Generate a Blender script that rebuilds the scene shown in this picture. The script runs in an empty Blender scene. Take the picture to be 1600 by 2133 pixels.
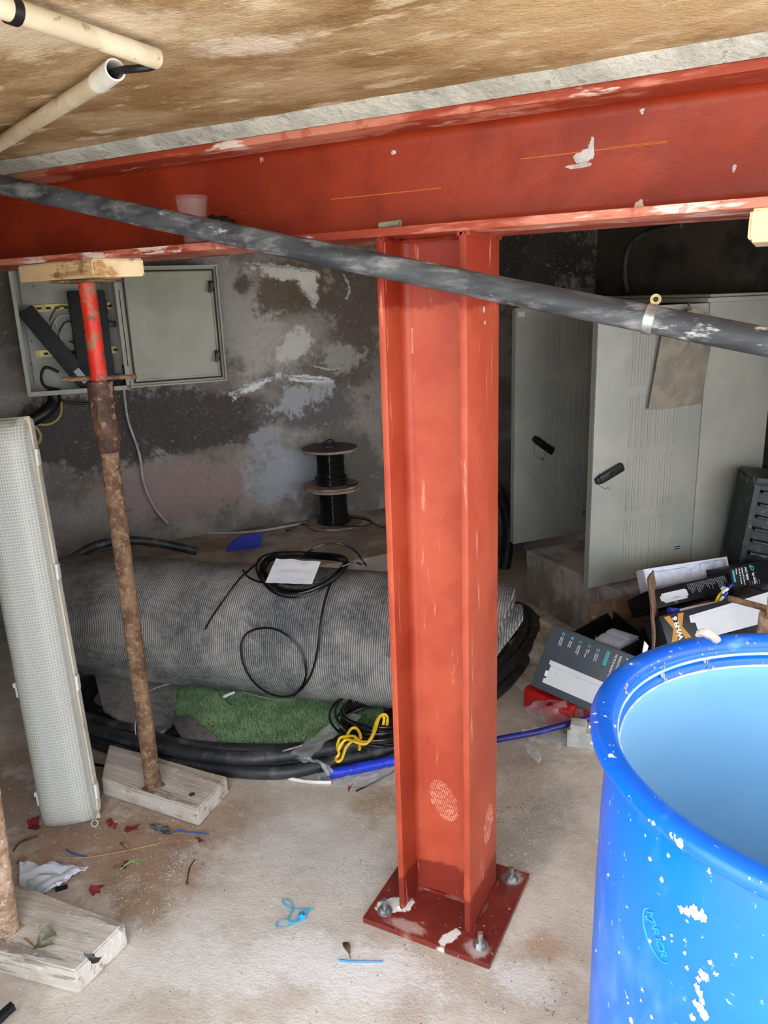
import bpy, bmesh, math, random
from mathutils import Matrix, Vector, Euler, noise
random.seed(7)
scene = bpy.context.scene
COL = scene.collection

# ------------------------------------------------------------------ camera, world, exposure
cam_data = bpy.data.cameras.new('camera')
cam = bpy.data.objects.new('camera', cam_data)
COL.objects.link(cam)
_r, _d, _f = ((0.8909, 0.4528, -0.0348), (0.0914, -0.2539, -0.9629), (-0.4449, 0.8547, -0.2676))
cam.matrix_world = Matrix(((_r[0], -_d[0], -_f[0], 0.607), (_r[1], -_d[1], -_f[1], -1.435),
                           (_r[2], -_d[2], -_f[2], 1.42), (0, 0, 0, 1)))
cam_data.sensor_fit = 'VERTICAL'
cam_data.sensor_height = 36.0
cam_data.lens = 36.0 * 1600 / 2133
cam_data.clip_start = 0.02
scene.camera = cam

world = bpy.data.worlds.new('overcast_sky')
scene.world = world
world.use_nodes = True
bg = world.node_tree.nodes['Background']
bg.inputs[0].default_value = (0.86, 0.93, 1.0, 1)
bg.inputs[1].default_value = 3.1
scene.view_settings.view_transform = 'Standard'
scene.view_settings.look = 'None'
scene.view_settings.exposure = 1.02
scene.view_settings.gamma = 1.0
scene.view_settings.use_curve_mapping = False
scene.cycles.use_denoising = True
scene.cycles.max_bounces = 6
scene.cycles.diffuse_bounces = 4
scene.cycles.glossy_bounces = 3
scene.cycles.use_adaptive_sampling = True
scene.cycles.adaptive_threshold = 0.05
scene.cycles.sample_clamp_indirect = 8.0

# daylight standing outside the open front of the room (real sun on the yard, screened by the building)
sun_d = bpy.data.lights.new('sun', 'SUN')
sun = bpy.data.objects.new('sun', sun_d)
COL.objects.link(sun)
sun_d.energy = 5.0
sun_d.angle = 0.02
sun_d.color = (1.0, 0.95, 0.87)
sun.rotation_euler = (math.radians(-38), math.radians(10), 0)

# ------------------------------------------------------------------ helpers
A_UN = math.atan2(0.769, 0.6392)          # the old walls stand at an angle to the steel beam
R_UN = Matrix.Rotation(A_UN, 4, 'Z')
def UN(a, b, z=0.0):
    return R_UN @ Vector((a, b, z))

def lin(c):
    return tuple(((x / 255) / 12.92 if x / 255 <= 0.04045 else ((x / 255 + 0.055) / 1.055) ** 2.4) for x in c) + (1.0,)

class NT:
    def __init__(s, m):
        m.use_nodes = True
        s.t = m.node_tree
        s.t.nodes.clear()
        s.out = s.n('ShaderNodeOutputMaterial')
        s.bsdf = s.n('ShaderNodeBsdfPrincipled')
        s.l(s.bsdf.outputs[0], s.out.inputs[0])
        s.tc = s.n('ShaderNodeTexCoord').outputs['Object']
    def n(s, k, **kw):
        x = s.t.nodes.new(k)
        for a, b in kw.items():
            setattr(x, a, b)
        return x
    def l(s, a, b):
        s.t.links.new(a, b)
    def put(s, sock, v):
        if isinstance(v, bpy.types.NodeSocket):
            s.l(v, sock)
        else:
            sock.default_value = v
    def math(s, op, a, b=0.0, clamp=False):
        x = s.n('ShaderNodeMath', operation=op, use_clamp=clamp)
        s.put(x.inputs[0], a); s.put(x.inputs[1], b)
        return x.outputs[0]
    def map(s, scale=(1, 1, 1), loc=(0, 0, 0), rot=(0, 0, 0), vec=None):
        x = s.n('ShaderNodeMapping')
        s.l(vec or s.tc, x.inputs[0])
        x.inputs['Location'].default_value = loc
        x.inputs['Rotation'].default_value = rot
        x.inputs['Scale'].default_value = scale
        return x.outputs[0]
    def noise(s, scale=5, detail=6, rough=0.6, vec=None, dist=0.0):
        x = s.n('ShaderNodeTexNoise')
        s.l(vec or s.tc, x.inputs['Vector'])
        x.inputs['Scale'].default_value = scale
        x.inputs['Detail'].default_value = detail
        x.inputs['Roughness'].default_value = rough
        x.inputs['Distortion'].default_value = dist
        # stretch the noise to use the whole 0..1 range
        return s.math('ADD', s.math('MULTIPLY', s.math('SUBTRACT', x.outputs[0], 0.5), 1.75), 0.5)
    def ramp(s, v, lo, hi, a=0.0, b=1.0):
        x = s.n('ShaderNodeMapRange', interpolation_type='SMOOTHSTEP')
        s.put(x.inputs[0], v)
        for k, w in enumerate((lo, hi, a, b)):
            x.inputs[1 + k].default_value = w
        return x.outputs[0]
    def mix(s, f, a, b):
        x = s.n('ShaderNodeMix', data_type='RGBA')
        s.put(x.inputs[0], f); s.put(x.inputs[6], a); s.put(x.inputs[7], b)
        return x.outputs[2]
    def bump(s, h, strength=0.3, dist=0.01, normal=None):
        x = s.n('ShaderNodeBump')
        x.inputs['Strength'].default_value = strength
        x.inputs['Distance'].default_value = dist
        s.l(h, x.inputs['Height'])
        if normal is not None:
            s.l(normal, x.inputs['Normal'])
        return x.outputs[0]
    def patch(s, c, r, nz, amt=0.7, soft=0.5, rot=0.0, axes='xz'):
        """an irregular stain round c, radii r, in the plane given by axes"""
        sub = s.n('ShaderNodeVectorMath', operation='SUBTRACT')
        s.l(s.tc, sub.inputs[0])
        i = {'xz': (0, 2), 'xy': (0, 1), 'yz': (1, 2)}[axes]
        v = [0, 0, 0]; v[i[0]] = c[0]; v[i[1]] = c[1]
        sub.inputs[1].default_value = v
        sep = s.n('ShaderNodeSeparateXYZ'); s.l(sub.outputs[0], sep.inputs[0])
        p, q = sep.outputs[i[0]], sep.outputs[i[1]]
        ca, sa = math.cos(rot), math.sin(rot)
        a = s.math('ADD', s.math('MULTIPLY', p, ca / r[0]), s.math('MULTIPLY', q, sa / r[0]))
        b = s.math('ADD', s.math('MULTIPLY', p, -sa / r[1]), s.math('MULTIPLY', q, ca / r[1]))
        d = s.math('SQRT', s.math('ADD', s.math('MULTIPLY', a, a), s.math('MULTIPLY', b, b)))
        d = s.math('ADD', d, s.math('MULTIPLY', s.math('SUBTRACT', nz, 0.5), amt * 2))
        return s.ramp(d, 1.0 - soft, 1.0, 1.0, 0.0)

MAT = {}
def mat(name, c1, c2=None, scale=6, lo=0.35, hi=0.65, rough=0.7, bump=0.0, bscale=80, bdist=0.004, metal=0.0, spec=0.4,
        stretch=(1, 1, 1), layers=(), patches=(), axes='xz', alpha=None, trans=0.0, sub=0.0, rough2=None, glow_through=None):
    """noise-mixed procedural material; layers = (colour, scale, lo, hi, amount[, stretch]); patches = (colour, c, r, amount, amt, soft, rot)"""
    m = bpy.data.materials.new(name)
    MAT[name] = m
    t = NT(m)
    vec = t.map(stretch) if stretch != (1, 1, 1) else t.tc
    col = lin(c1)
    if c2:
        col = t.mix(t.ramp(t.noise(scale, 5, 0.62, vec), lo, hi), lin(c1), lin(c2))
    if patches:
        nz = t.math('ADD', t.math('MULTIPLY', t.noise(7, 4, 0.65), 0.65), t.math('MULTIPLY', t.noise(38, 4, 0.7), 0.35))
        for (pc, c, r, amount, amt, soft, rot) in patches:
            col = t.mix(t.math('MULTIPLY', t.patch(c, r, nz, amt, soft, rot, axes), amount), col, lin(pc))
    for ly in layers:
        v = t.map(ly[5]) if len(ly) > 5 else t.tc
        f = t.math('MULTIPLY', t.ramp(t.noise(ly[1], 4.5, 0.68, v), ly[2], ly[3]), ly[4])
        col = t.mix(f, col, lin(ly[0]))
    t.put(t.bsdf.inputs['Base Color'], col)
    t.bsdf.inputs['Roughness'].default_value = rough
    t.bsdf.inputs['Metallic'].default_value = metal
    t.bsdf.inputs['Specular IOR Level'].default_value = spec
    if rough2 is not None:
        t.l(t.ramp(t.noise(scale * 1.7, 5), 0.35, 0.7, rough, rough2), t.bsdf.inputs['Roughness'])
    if bump:
        h = t.math('ADD', t.noise(bscale, 3, 0.65, vec), t.math('MULTIPLY', t.noise(bscale * 0.2, 2, 0.5, vec), 1.4))
        t.l(t.bump(h, bump, bdist), t.bsdf.inputs['Normal'])
    if trans:
        t.bsdf.inputs['Transmission Weight'].default_value = trans
        t.bsdf.inputs['IOR'].default_value = 1.3
    if alpha is not None:
        t.bsdf.inputs['Alpha'].default_value = alpha
    if sub:
        t.bsdf.inputs['Subsurface Weight'].default_value = sub
        t.bsdf.inputs['Subsurface Radius'].default_value = (0.01, 0.01, 0.012)
    if glow_through:
        # thin plastic lets daylight through
        tr = t.n('ShaderNodeBsdfTranslucent')
        t.put(tr.inputs[0], lin(glow_through[0]))
        mx = t.n('ShaderNodeMixShader')
        mx.inputs[0].default_value = glow_through[1]
        t.l(t.bsdf.outputs[0], mx.inputs[1]); t.l(tr.outputs[0], mx.inputs[2])
        t.l(mx.outputs[0], t.out.inputs[0])
    return m

# ---- geometry: every builder returns (verts, faces) in world metres
def box(c, s, R=None, bev=0.0):
    """box with centre c, full size s, optional rotation matrix, optional chamfer"""
    x, y, z = (k / 2 for k in s)
    if bev <= 0:
        v = [Vector((a * x, b * y, d * z)) for a in (-1, 1) for b in (-1, 1) for d in (-1, 1)]
        f = [(0, 1, 3, 2), (4, 6, 7, 5), (0, 4, 5, 1), (2, 3, 7, 6), (0, 2, 6, 4), (1, 5, 7, 3)]
    else:
        bm = bmesh.new()
        bmesh.ops.create_cube(bm, size=1)
        bmesh.ops.scale(bm, vec=s, verts=bm.verts)
        bmesh.ops.bevel(bm, geom=bm.edges[:] + bm.verts[:], offset=bev, segments=2, affect='EDGES', profile=0.6)
        bm.verts.index_update()
        v = [w.co.copy() for w in bm.verts]
        f = [tuple(w.index for w in fc.verts) for fc in bm.faces]
        bm.free()
    M = Matrix.Translation(Vector(c)) @ (R.to_4x4() if R is not None else Matrix.Identity(4))
    return [M @ w for w in v], f

def join(*gs):
    V, F = [], []
    for v, f in gs:
        o = len(V); V += list(v); F += [tuple(i + o for i in q) for q in f]
    return V, F

def xf(g, M):
    return [M @ Vector(v) for v in g[0]], g[1]

def spline(P, n=8, closed=False):
    P = [Vector(p) for p in P]
    out = []
    L = len(P)
    rng = range(L if closed else L - 1)
    for i in rng:
        g = lambda k: P[k % L] if closed else P[max(0, min(L - 1, k))]
        a, b, c, d = g(i - 1), g(i), g(i + 1), g(i + 2)
        for k in range(n):
            t = k / n
            out.append(0.5 * ((2 * b) + (c - a) * t + (2 * a - 5 * b + 4 * c - d) * t * t + (3 * b - a - 3 * c + d) * t ** 3))
    if not closed:
        out.append(P[-1])
    return out

def tube(P, r, k=8, closed=False, caps=True, smooth=0, wob=0.0):
    if smooth:
        P = spline(P, smooth, closed)
    P = [Vector(p) for p in P]
    n = len(P)
    rad = r if isinstance(r, (list, tuple)) else None
    V, F = [], []
    nrm = None
    for i in range(n):
        a = P[(i - 1) % n] if (closed or i > 0) else P[0]
        b = P[(i + 1) % n] if (closed or i < n - 1) else P[-1]
        t = (b - a)
        if t.length < 1e-9:
            t = Vector((0, 0, 1))
        t.normalize()
        if nrm is None:
            nrm = t.orthogonal().normalized()
        nrm = nrm - t * nrm.dot(t)
        if nrm.length < 1e-6:
            nrm = t.orthogonal()
        nrm.normalize()
        bi = t.cross(nrm)
        q = rad[min(len(rad) - 1, int(i * len(rad) / n))] if rad else r
        for j in range(k):
            a_ = 2 * math.pi * j / k
            rr = q * (1 + (wob * noise.noise(P[i] * 40 + Vector((j * 1.7, 0, 0))) if wob else 0))
            V.append(P[i] + (nrm * math.cos(a_) + bi * math.sin(a_)) * rr)
    for i in range(n if closed else n - 1):
        for j in range(k):
            i2 = (i + 1) % n
            F.append((i * k + j, i * k + (j + 1) % k, i2 * k + (j + 1) % k, i2 * k + j))
    if caps and not closed:
        F.append(tuple(range(k))[::-1])
        F.append(tuple((n - 1) * k + j for j in range(k)))
    return V, F

def lathe(prof, c=(0, 0, 0), k=32, cap0=False, cap1=False, M=None):
    V, F = [], []
    for (r, z) in prof:
        for j in range(k):
            a = 2 * math.pi * j / k
            V.append(Vector((r * math.cos(a), r * math.sin(a), z)))
    m = len(prof)
    for i in range(m - 1):
        for j in range(k):
            F.append((i * k + j, i * k + (j + 1) % k, (i + 1) * k + (j + 1) % k, (i + 1) * k + j))
    if cap0:
        F.append(tuple(range(k))[::-1])
    if cap1:
        F.append(tuple((m - 1) * k + j for j in range(k)))
    T = Matrix.Translation(Vector(c)) @ (M or Matrix.Identity(4))
    return [T @ v for v in V], F

def cyl(a, b, r, k=16, r2=None):
    a, b = Vector(a), Vector(b)
    d = b - a
    Q = d.to_track_quat('Z', 'Y').to_matrix().to_4x4()
    return lathe([(r, 0), (r if r2 is None else r2, d.length)], a, k, True, True, Q)

def prism(poly, axis0, axis1, M=None):
    """extrude a 2-D polygon (list of (x, y)) from z=axis0 to z=axis1, then transform by M"""
    n = len(poly)
    V = [Vector((x, y, axis0)) for x, y in poly] + [Vector((x, y, axis1)) for x, y in poly]
    F = [tuple(range(n))[::-1], tuple(range(n, 2 * n))] + [(i, (i + 1) % n, n + (i + 1) % n, n + i) for i in range(n)]
    if M is not None:
        V = [M @ v for v in V]
    return V, F

def grid(nx, ny, fn):
    V = [Vector(fn(i / nx, j / ny)) for j in range(ny + 1) for i in range(nx + 1)]
    F = [(j * (nx + 1) + i, j * (nx + 1) + i + 1, (j + 1) * (nx + 1) + i + 1, (j + 1) * (nx + 1) + i) for j in range(ny) for i in range(nx)]
    return V, F

def sheet(g, th):
    """give an open grid a thickness th"""
    bm = bmesh.new()
    vs = [bm.verts.new(v) for v in g[0]]
    for f in g[1]:
        bm.faces.new([vs[i] for i in f])
    bm.normal_update()
    bmesh.ops.solidify(bm, geom=bm.faces[:], thickness=th)
    bm.verts.index_update()
    out = [v.co.copy() for v in bm.verts], [tuple(v.index for v in f.verts) for f in bm.faces]
    bm.free()
    return out

def lump(c, s, seed=0, sub=2, amp=0.25, R=None):
    bm = bmesh.new()
    bmesh.ops.create_icosphere(bm, subdivisions=sub, radius=1)
    off = Vector((seed * 3.1, seed * 1.7, seed * 0.9))
    V = []
    for v in bm.verts:
        p = v.co * (1 + amp * noise.noise(v.co * 1.6 + off) + amp * 0.5 * noise.noise(v.co * 4 + off))
        p = Vector((p.x * s[0], p.y * s[1], p.z * s[2]))
        if R is not None:
            p = R @ p
        V.append(p + Vector(c))
    F = [tuple(v.index for v in f.verts) for f in bm.faces]
    bm.free()
    return V, F

FRAME = {}
def root(name, label, cat, loc, rot=None, group=None):
    o = bpy.data.objects.new(name, None)
    o.empty_display_size = 0.05
    COL.objects.link(o)
    M = Matrix.Translation(Vector(loc)) @ (rot.to_4x4() if rot is not None else Matrix.Identity(4))
    o.matrix_world = M
    o.location, o.rotation_euler = M.to_translation(), M.to_euler()
    FRAME[o.name] = M
    o['label'] = label; o['category'] = cat
    if group:
        o['group'] = group
    return o

def part(name, g, m, parent=None, smooth=35, label=None, loc=None, rot=None, kind=None):
    """one mesh object from world-space geometry; with a parent it becomes its part"""
    if parent is not None:
        M = FRAME[parent.name]
    else:
        c = Vector(loc) if loc is not None else None
        if c is None:
            vs = [Vector(v) for v in g[0]]
            lo = [min(v[i] for v in vs) for i in range(3)]; hi = [max(v[i] for v in vs) for i in range(3)]
            c = Vector(((lo[0] + hi[0]) / 2, (lo[1] + hi[1]) / 2, lo[2]))
        M = Matrix.Translation(c) @ (rot.to_4x4() if rot is not None else Matrix.Identity(4))
    I = M.inverted()
    me = bpy.data.meshes.new(name)
    me.from_pydata([(I @ Vector(v))[:] for v in g[0]], [], [list(f) for f in g[1]])
    me.validate()
    if smooth:
        me.polygons.foreach_set('use_smooth', [True] * len(me.polygons))
        me.set_sharp_from_angle(angle=math.radians(smooth))
    me.update()
    me.materials.append(MAT[m] if isinstance(m, str) else m)
    o = bpy.data.objects.new(name, me)
    COL.objects.link(o)
    if parent is not None:
        o.parent = parent
    else:
        o.location, o.rotation_euler = M.to_translation(), M.to_euler()
    FRAME[o.name] = M
    if label:
        o['label'] = label
    if kind:
        o['kind'] = kind
    return o

def thing(name, g, m, label, cat, group=None, **kw):
    o = part(name, g, m, None, **kw)
    o['label'] = label; o['category'] = cat
    if group:
        o['group'] = group
    return o

def struct(name, g, m, **kw):
    return part(name, g, m, None, kind='structure', **kw)

def copy_tree(o, parent=None):
    c = o.copy()
    COL.objects.link(c)
    c.parent = parent
    FRAME[c.name] = FRAME[o.name]
    for ch in list(o.children):
        copy_tree(ch, c)
    return c

def text(body, size, M, m, parent, name='printed_text', ext=0.0002, ax='LEFT', bold=0.0):
    cu = bpy.data.curves.new(name, 'FONT')
    cu.body = body; cu.size = size; cu.extrude = ext; cu.align_x = ax; cu.align_y = 'CENTER'; cu.offset = bold
    cu.resolution_u = 3
    tmp = bpy.data.objects.new('text_tmp', cu)
    COL.objects.link(tmp)
    me = bpy.data.meshes.new_from_object(tmp.evaluated_get(bpy.context.evaluated_depsgraph_get()))
    bpy.data.objects.remove(tmp)
    me.name = name
    me.materials.clear()
    me.materials.append(MAT[m])
    o = bpy.data.objects.new(name, me)
    COL.objects.link(o)
    o.parent = parent
    L = FRAME[parent.name].inverted() @ M
    o.location, o.rotation_euler = L.to_translation(), L.to_euler()
    FRAME[o.name] = FRAME[parent.name]
    return o

def basis(o, ex, ey, ez):
    return Matrix(((ex[0], ey[0], ez[0], o[0]), (ex[1], ey[1], ez[1], o[1]), (ex[2], ey[2], ez[2], o[2]), (0, 0, 0, 1)))
# ------------------------------------------------------------------ materials
def wp(px_c, r, col, amount=0.9, amt=0.55, soft=0.5, rot=0.0):
    return (col, px_c, r, amount, amt, soft, rot)
def W2(p):
    return (p[0], p[2])
WALLP = [
    # colour, centre (u, z), radii, amount, raggedness, softness, turn
    ((176, 170, 162), (0.1935, 1.2955), (0.22, 0.34), 0.85, 0.7, 0.65, 0.0),
    ((160, 155, 150), (0.0418, 1.4483), (0.16, 0.30), 0.8, 0.7, 0.55, 0.0),
    ((92, 80, 66), (0.3775, 1.4803), (0.26, 0.17), 0.9, 0.85, 0.45, 0.0),
    ((88, 78, 68), (0.6327, 1.3857), (0.22, 0.42), 0.9, 0.85, 0.45, 0.0),
    ((72, 66, 64), (-0.2016, 0.9239), (0.46, 0.17), 0.95, 0.6, 0.3, -0.02),
    ((70, 66, 64), (-0.5724, 0.9059), (0.42, 0.2), 0.95, 0.6, 0.3, -0.02),
    ((96, 92, 90), (0.3881, 0.9271), (0.34, 0.12), 0.9, 0.85, 0.45, 0.0),
    ((142, 122, 118), (-0.2346, 0.6047), (0.42, 0.16), 0.9, 0.65, 0.35, 0.0),
    ((152, 155, 162), (0.2711, 0.623), (0.22, 0.2), 0.95, 0.85, 0.45, 0.3),
    ((150, 152, 156), (0.1906, 0.819), (0.10, 0.05), 0.9, 1.05, 0.45, 0.2),
    ((100, 94, 88), (0.6426, 0.5409), (0.16, 0.26), 0.9, 0.85, 0.45, 0.0),
    ((150, 144, 138), (0.4111, 1.285), (0.16, 0.12), 0.7, 1.25, 0.55, 0.2),
    ((214, 208, 200), (0.325, 1.5446), (0.18, 0.035), 0.9, 1.25, 0.45, -0.1),
    ((214, 208, 200), (0.4359, 1.4894), (0.05, 0.09), 0.85, 1.25, 0.45, 0.2),
    ((205, 200, 196), (0.3368, 1.2231), (0.12, 0.06), 0.8, 1.45, 0.45, 0.4),
    ((165, 160, 154), (0.5479, 1.1664), (0.15, 0.09), 0.7, 1.25, 0.45, 0.0),
    ((225, 226, 230), (0.1632, 1.058), (0.13, 0.028), 0.95, 1.25, 0.45, 0.35),
    ((222, 222, 225), (0.3969, 1.0634), (0.12, 0.02), 0.9, 1.25, 0.45, -0.1),
    ((176, 178, 182), (0.3434, 0.9767), (0.16, 0.08), 0.7, 1.55, 0.45, 0.2),
    ((66, 58, 50), (0.1217, 1.4975), (0.05, 0.06), 0.8, 0.75, 0.55, 0.0),
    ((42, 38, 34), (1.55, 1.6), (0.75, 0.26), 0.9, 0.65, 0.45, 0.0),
]
mat('old_plaster', (140, 133, 126), (106, 99, 92), scale=3.2, rough=0.95, bump=0.85, bscale=55, bdist=0.006, spec=0.15,
    patches=WALLP, layers=[((190, 186, 182), 42, 0.66, 0.95, 0.45), ((66, 60, 56), 11, 0.66, 0.92, 0.5), ((186, 182, 178), 150, 0.58, 0.95, 0.35), ((62, 57, 52), 85, 0.60, 0.95, 0.4)])
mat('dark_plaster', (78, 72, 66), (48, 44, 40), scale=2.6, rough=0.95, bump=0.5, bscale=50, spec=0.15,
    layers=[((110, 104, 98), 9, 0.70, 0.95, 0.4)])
mat('plinth_plaster', (186, 177, 168), (142, 133, 124), scale=4.5, rough=0.95, bump=0.5, bscale=50, spec=0.15,
    layers=[((178, 176, 176), 6, 0.58, 0.7, 0.75), ((150, 124, 96), 9, 0.68, 0.9, 0.4), ((190, 188, 184), 24, 0.62, 0.72, 0.4, (1, 1, 0.25))])
mat('ledge_concrete', (172, 160, 149), (140, 128, 117), scale=6, rough=0.95, bump=0.4, bscale=60, spec=0.15,
    layers=[((110, 92, 74), 5, 0.6, 0.85, 0.4), ((190, 182, 172), 30, 0.62, 0.9, 0.4)])
mat('floor_concrete', (210, 200, 188), (190, 176, 161), scale=3.0, rough=0.93, bump=0.32, bscale=150, bdist=0.004, spec=0.2, axes='xy',
    patches=[((160, 126, 100), (-0.8895, -0.2317), (0.42, 0.22), 0.85, 0.5, 0.6, 0.2),
             ((150, 118, 92), (-0.768, -0.0016), (0.36, 0.16), 0.6, 0.6, 0.6, 0.3),
             ((146, 120, 100), (-1.3335, -0.1328), (0.5, 0.3), 0.8, 0.4, 0.6, 0.0),
             ((150, 126, 100), (-0.6917, -0.3287), (0.2, 0.07), 0.8, 0.8, 0.6, -0.3),
             ((158, 132, 102), (-0.3349, 0.2174), (0.10, 0.18), 0.7, 0.6, 0.6, 0.0),
             ((150, 146, 142), (0.1313, 0.3598), (0.10, 0.3), 0.55, 0.6, 0.6, -0.2),
             ((226, 222, 216), (-0.1542, -0.2818), (0.28, 0.10), 0.85, 0.7, 0.6, 0.2),
             ((222, 216, 208), (-0.436, -0.3991), (0.22, 0.12), 0.7, 0.8, 0.6, 0.0),
             ((214, 210, 206), (-0.3853, 0.0605), (0.3, 0.2), 0.5, 0.7, 0.6, 0.0),
             ((226, 224, 220), (0.2215, -0.1473), (0.10, 0.07), 0.7, 0.8, 0.6, 0.0),
             ((176, 140, 108), (0.23, -0.0304), (0.08, 0.06), 0.5, 0.8, 0.6, 0.0),
             ((128, 116, 104), (-0.1834, 0.6315), (0.5, 0.2), 0.4, 0.6, 0.6, 0.5)],
    layers=[((232, 228, 222), 60, 0.62, 0.90, 0.45), ((130, 110, 94), 75, 0.70, 0.92, 0.45), ((226, 221, 214), 8, 0.5, 0.9, 0.45),
            ((92, 82, 74), 170, 0.72, 0.92, 0.5), ((240, 236, 230), 260, 0.66, 0.9, 0.45)])
mat('yard_ground', (206, 196, 180), (184, 172, 156), scale=2, rough=0.95)
mat('ceiling_render', (148, 116, 76), (188, 161, 124), scale=3.4, lo=0.3, hi=0.72, rough=0.95, bump=0.55, bscale=130, bdist=0.005, spec=0.15, axes='xy', stretch=(1.0, 1.9, 1),
    patches=[((226, 208, 180), (-0.2121, -0.6633), (0.30, 0.10), 0.8, 0.8, 0.7, 0.5),
             ((226, 208, 186), (-0.0521, -0.4902), (0.10, 0.06), 0.9, 0.8, 0.6, 0.2),
             ((206, 176, 132), (0.388, -0.3077), (0.36, 0.24), 0.8, 0.6, 0.7, 0.2),
             ((205, 184, 152), (-0.7063, -0.1477), (0.3, 0.05), 0.6, 0.9, 0.7, 0.1),
             ((140, 106, 66), (-0.3366, -0.1464), (0.5, 0.07), 0.5, 0.8, 0.7, 0.0)],
    layers=[((228, 208, 176), 7.5, 0.58, 0.78, 0.7, (1, 2.3, 1)), ((212, 184, 136), 180, 0.6, 0.8, 0.4), ((110, 80, 48), 5, 0.62, 0.8, 0.35, (1, 2, 1))])
mat('grey_mortar', (196, 196, 186), (172, 172, 164), scale=9, rough=0.95, bump=0.6, bscale=80, spec=0.15,
    layers=[((120, 112, 100), 40, 0.66, 0.74, 0.5)])
RED_L = [((236, 196, 182), 26, 0.70, 0.80, 0.5), ((120, 30, 20), 18, 0.64, 0.78, 0.3)]
mat('red_primer', (206, 74, 50), (188, 60, 40), scale=5, rough=0.42, bump=0.08, bscale=140, spec=0.45, layers=RED_L, rough2=0.55)
mat('red_primer_dusty', (167, 63, 37), (180, 78, 50), scale=4, rough=0.5, bump=0.06, bscale=140, spec=0.45, axes='xz',
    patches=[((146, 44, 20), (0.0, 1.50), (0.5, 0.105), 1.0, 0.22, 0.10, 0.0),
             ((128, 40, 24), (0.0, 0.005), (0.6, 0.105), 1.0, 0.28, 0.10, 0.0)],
    layers=[((236, 160, 140), 34, 0.68, 0.80, 0.45, (1, 1, 0.12)), ((120, 36, 24), 16, 0.66, 0.78, 0.3, (1, 1, 0.3))])
mat('red_primer_beam', (144, 48, 21), (126, 40, 18), scale=4, rough=0.44, bump=0.14, bscale=90, spec=0.35, rough2=0.58,
    layers=[((206, 122, 40), 9, 0.72, 0.85, 0.45, (0.12, 1, 3)), ((232, 214, 190), 9.5, 0.86, 0.9, 0.7), ((120, 32, 18), 6, 0.6, 0.75, 0.4, (0.3, 1, 1))])
mat('scuffed_flange', (150, 58, 36), (194, 120, 98), scale=7, lo=0.45, hi=0.62, rough=0.55, bump=0.2, bscale=120, stretch=(0.5, 1, 3),
    layers=[((240, 226, 216), 12, 0.60, 0.72, 0.7, (0.4, 1, 2)), ((150, 46, 28), 15, 0.6, 0.7, 0.5)])
mat('red_plate', (122, 44, 34), (104, 36, 28), scale=9, rough=0.4, bump=0.15, bscale=120, spec=0.5, axes='xy',
    patches=[((232, 228, 222), (-0.10, -0.085), (0.045, 0.024), 0.95, 1.0, 0.2, 0.4), ((226, 222, 216), (0.05, -0.12), (0.016, 0.05), 0.9, 1.1, 0.3, -0.35),
             ((196, 170, 160), (-0.05, -0.13), (0.07, 0.02), 0.6, 0.8, 0.6, 0.0), ((200, 180, 172), (0.12, -0.12), (0.04, 0.03), 0.6, 0.8, 0.6, 0.0),
             ((200, 190, 186), (0.125, 0.12), (0.04, 0.03), 0.6, 0.9, 0.6, 0.0)],
    layers=[((226, 212, 204), 80, 0.74, 0.86, 0.6)])
mat('dust_print', (212, 140, 118), (196, 112, 90), scale=30, rough=0.9)
mat('white_splash', (190, 189, 187), (164, 161, 157), scale=40, rough=0.95, bump=0.4, bscale=200)
mat('zinc', (198, 201, 204), (160, 164, 168), scale=30, rough=0.38, metal=0.85, spec=0.5)
mat('rust', (126, 98, 76), (92, 68, 52), scale=22, rough=0.9, bump=0.5, bscale=160, spec=0.2,
    layers=[((166, 140, 112), 60, 0.5, 0.8, 0.7), ((66, 40, 28), 30, 0.62, 0.85, 0.6), ((196, 180, 160), 110, 0.68, 0.85, 0.55)])
mat('rust_pale', (176, 150, 126), (140, 108, 82), scale=26, rough=0.9, bump=0.5, bscale=160, spec=0.2,
    layers=[((214, 200, 184), 60, 0.52, 0.8, 0.7), ((84, 50, 34), 70, 0.68, 0.82, 0.75)])
mat('rust_dark', (92, 64, 48), (62, 40, 30), scale=18, rough=0.6, bump=0.6, bscale=90, spec=0.4,
    layers=[((150, 128, 104), 26, 0.58, 0.7, 0.7)])
mat('red_paint_worn', (214, 52, 30), (196, 42, 26), scale=12, rough=0.45, bump=0.2, bscale=150, spec=0.4,
    layers=[((140, 104, 76), 14, 0.56, 0.62, 0.9), ((84, 68, 58), 20, 0.66, 0.72, 0.8)])
mat('old_timber', (204, 194, 182), (178, 164, 148), scale=10, rough=0.9, bump=0.5, bscale=60, stretch=(0.12, 1, 1), spec=0.15,
    layers=[((206, 200, 192), 6, 0.5, 0.7, 0.6), ((110, 90, 70), 26, 0.62, 0.72, 0.6, (0.1, 1, 1)), ((230, 226, 220), 60, 0.66, 0.75, 0.5)])
mat('fresh_timber', (230, 206, 166), (214, 182, 136), scale=9, rough=0.8, bump=0.2, bscale=80, stretch=(0.15, 1, 1), spec=0.2,
    layers=[((150, 100, 56), 14, 0.58, 0.7, 0.7, (0.15, 1, 1)), ((92, 58, 34), 7, 0.66, 0.74, 0.6)])
mat('black_pipe', (52, 54, 58), (84, 86, 90), scale=16, rough=0.55, bump=0.2, bscale=90, stretch=(0.3, 1, 1), spec=0.4,
    layers=[((150, 151, 152), 26, 0.48, 0.80, 0.7, (0.3, 1, 1)), ((200, 198, 194), 40, 0.68, 0.86, 0.7, (0.35, 1, 1)), ((32, 33, 36), 9, 0.62, 0.85, 0.6)])
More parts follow.
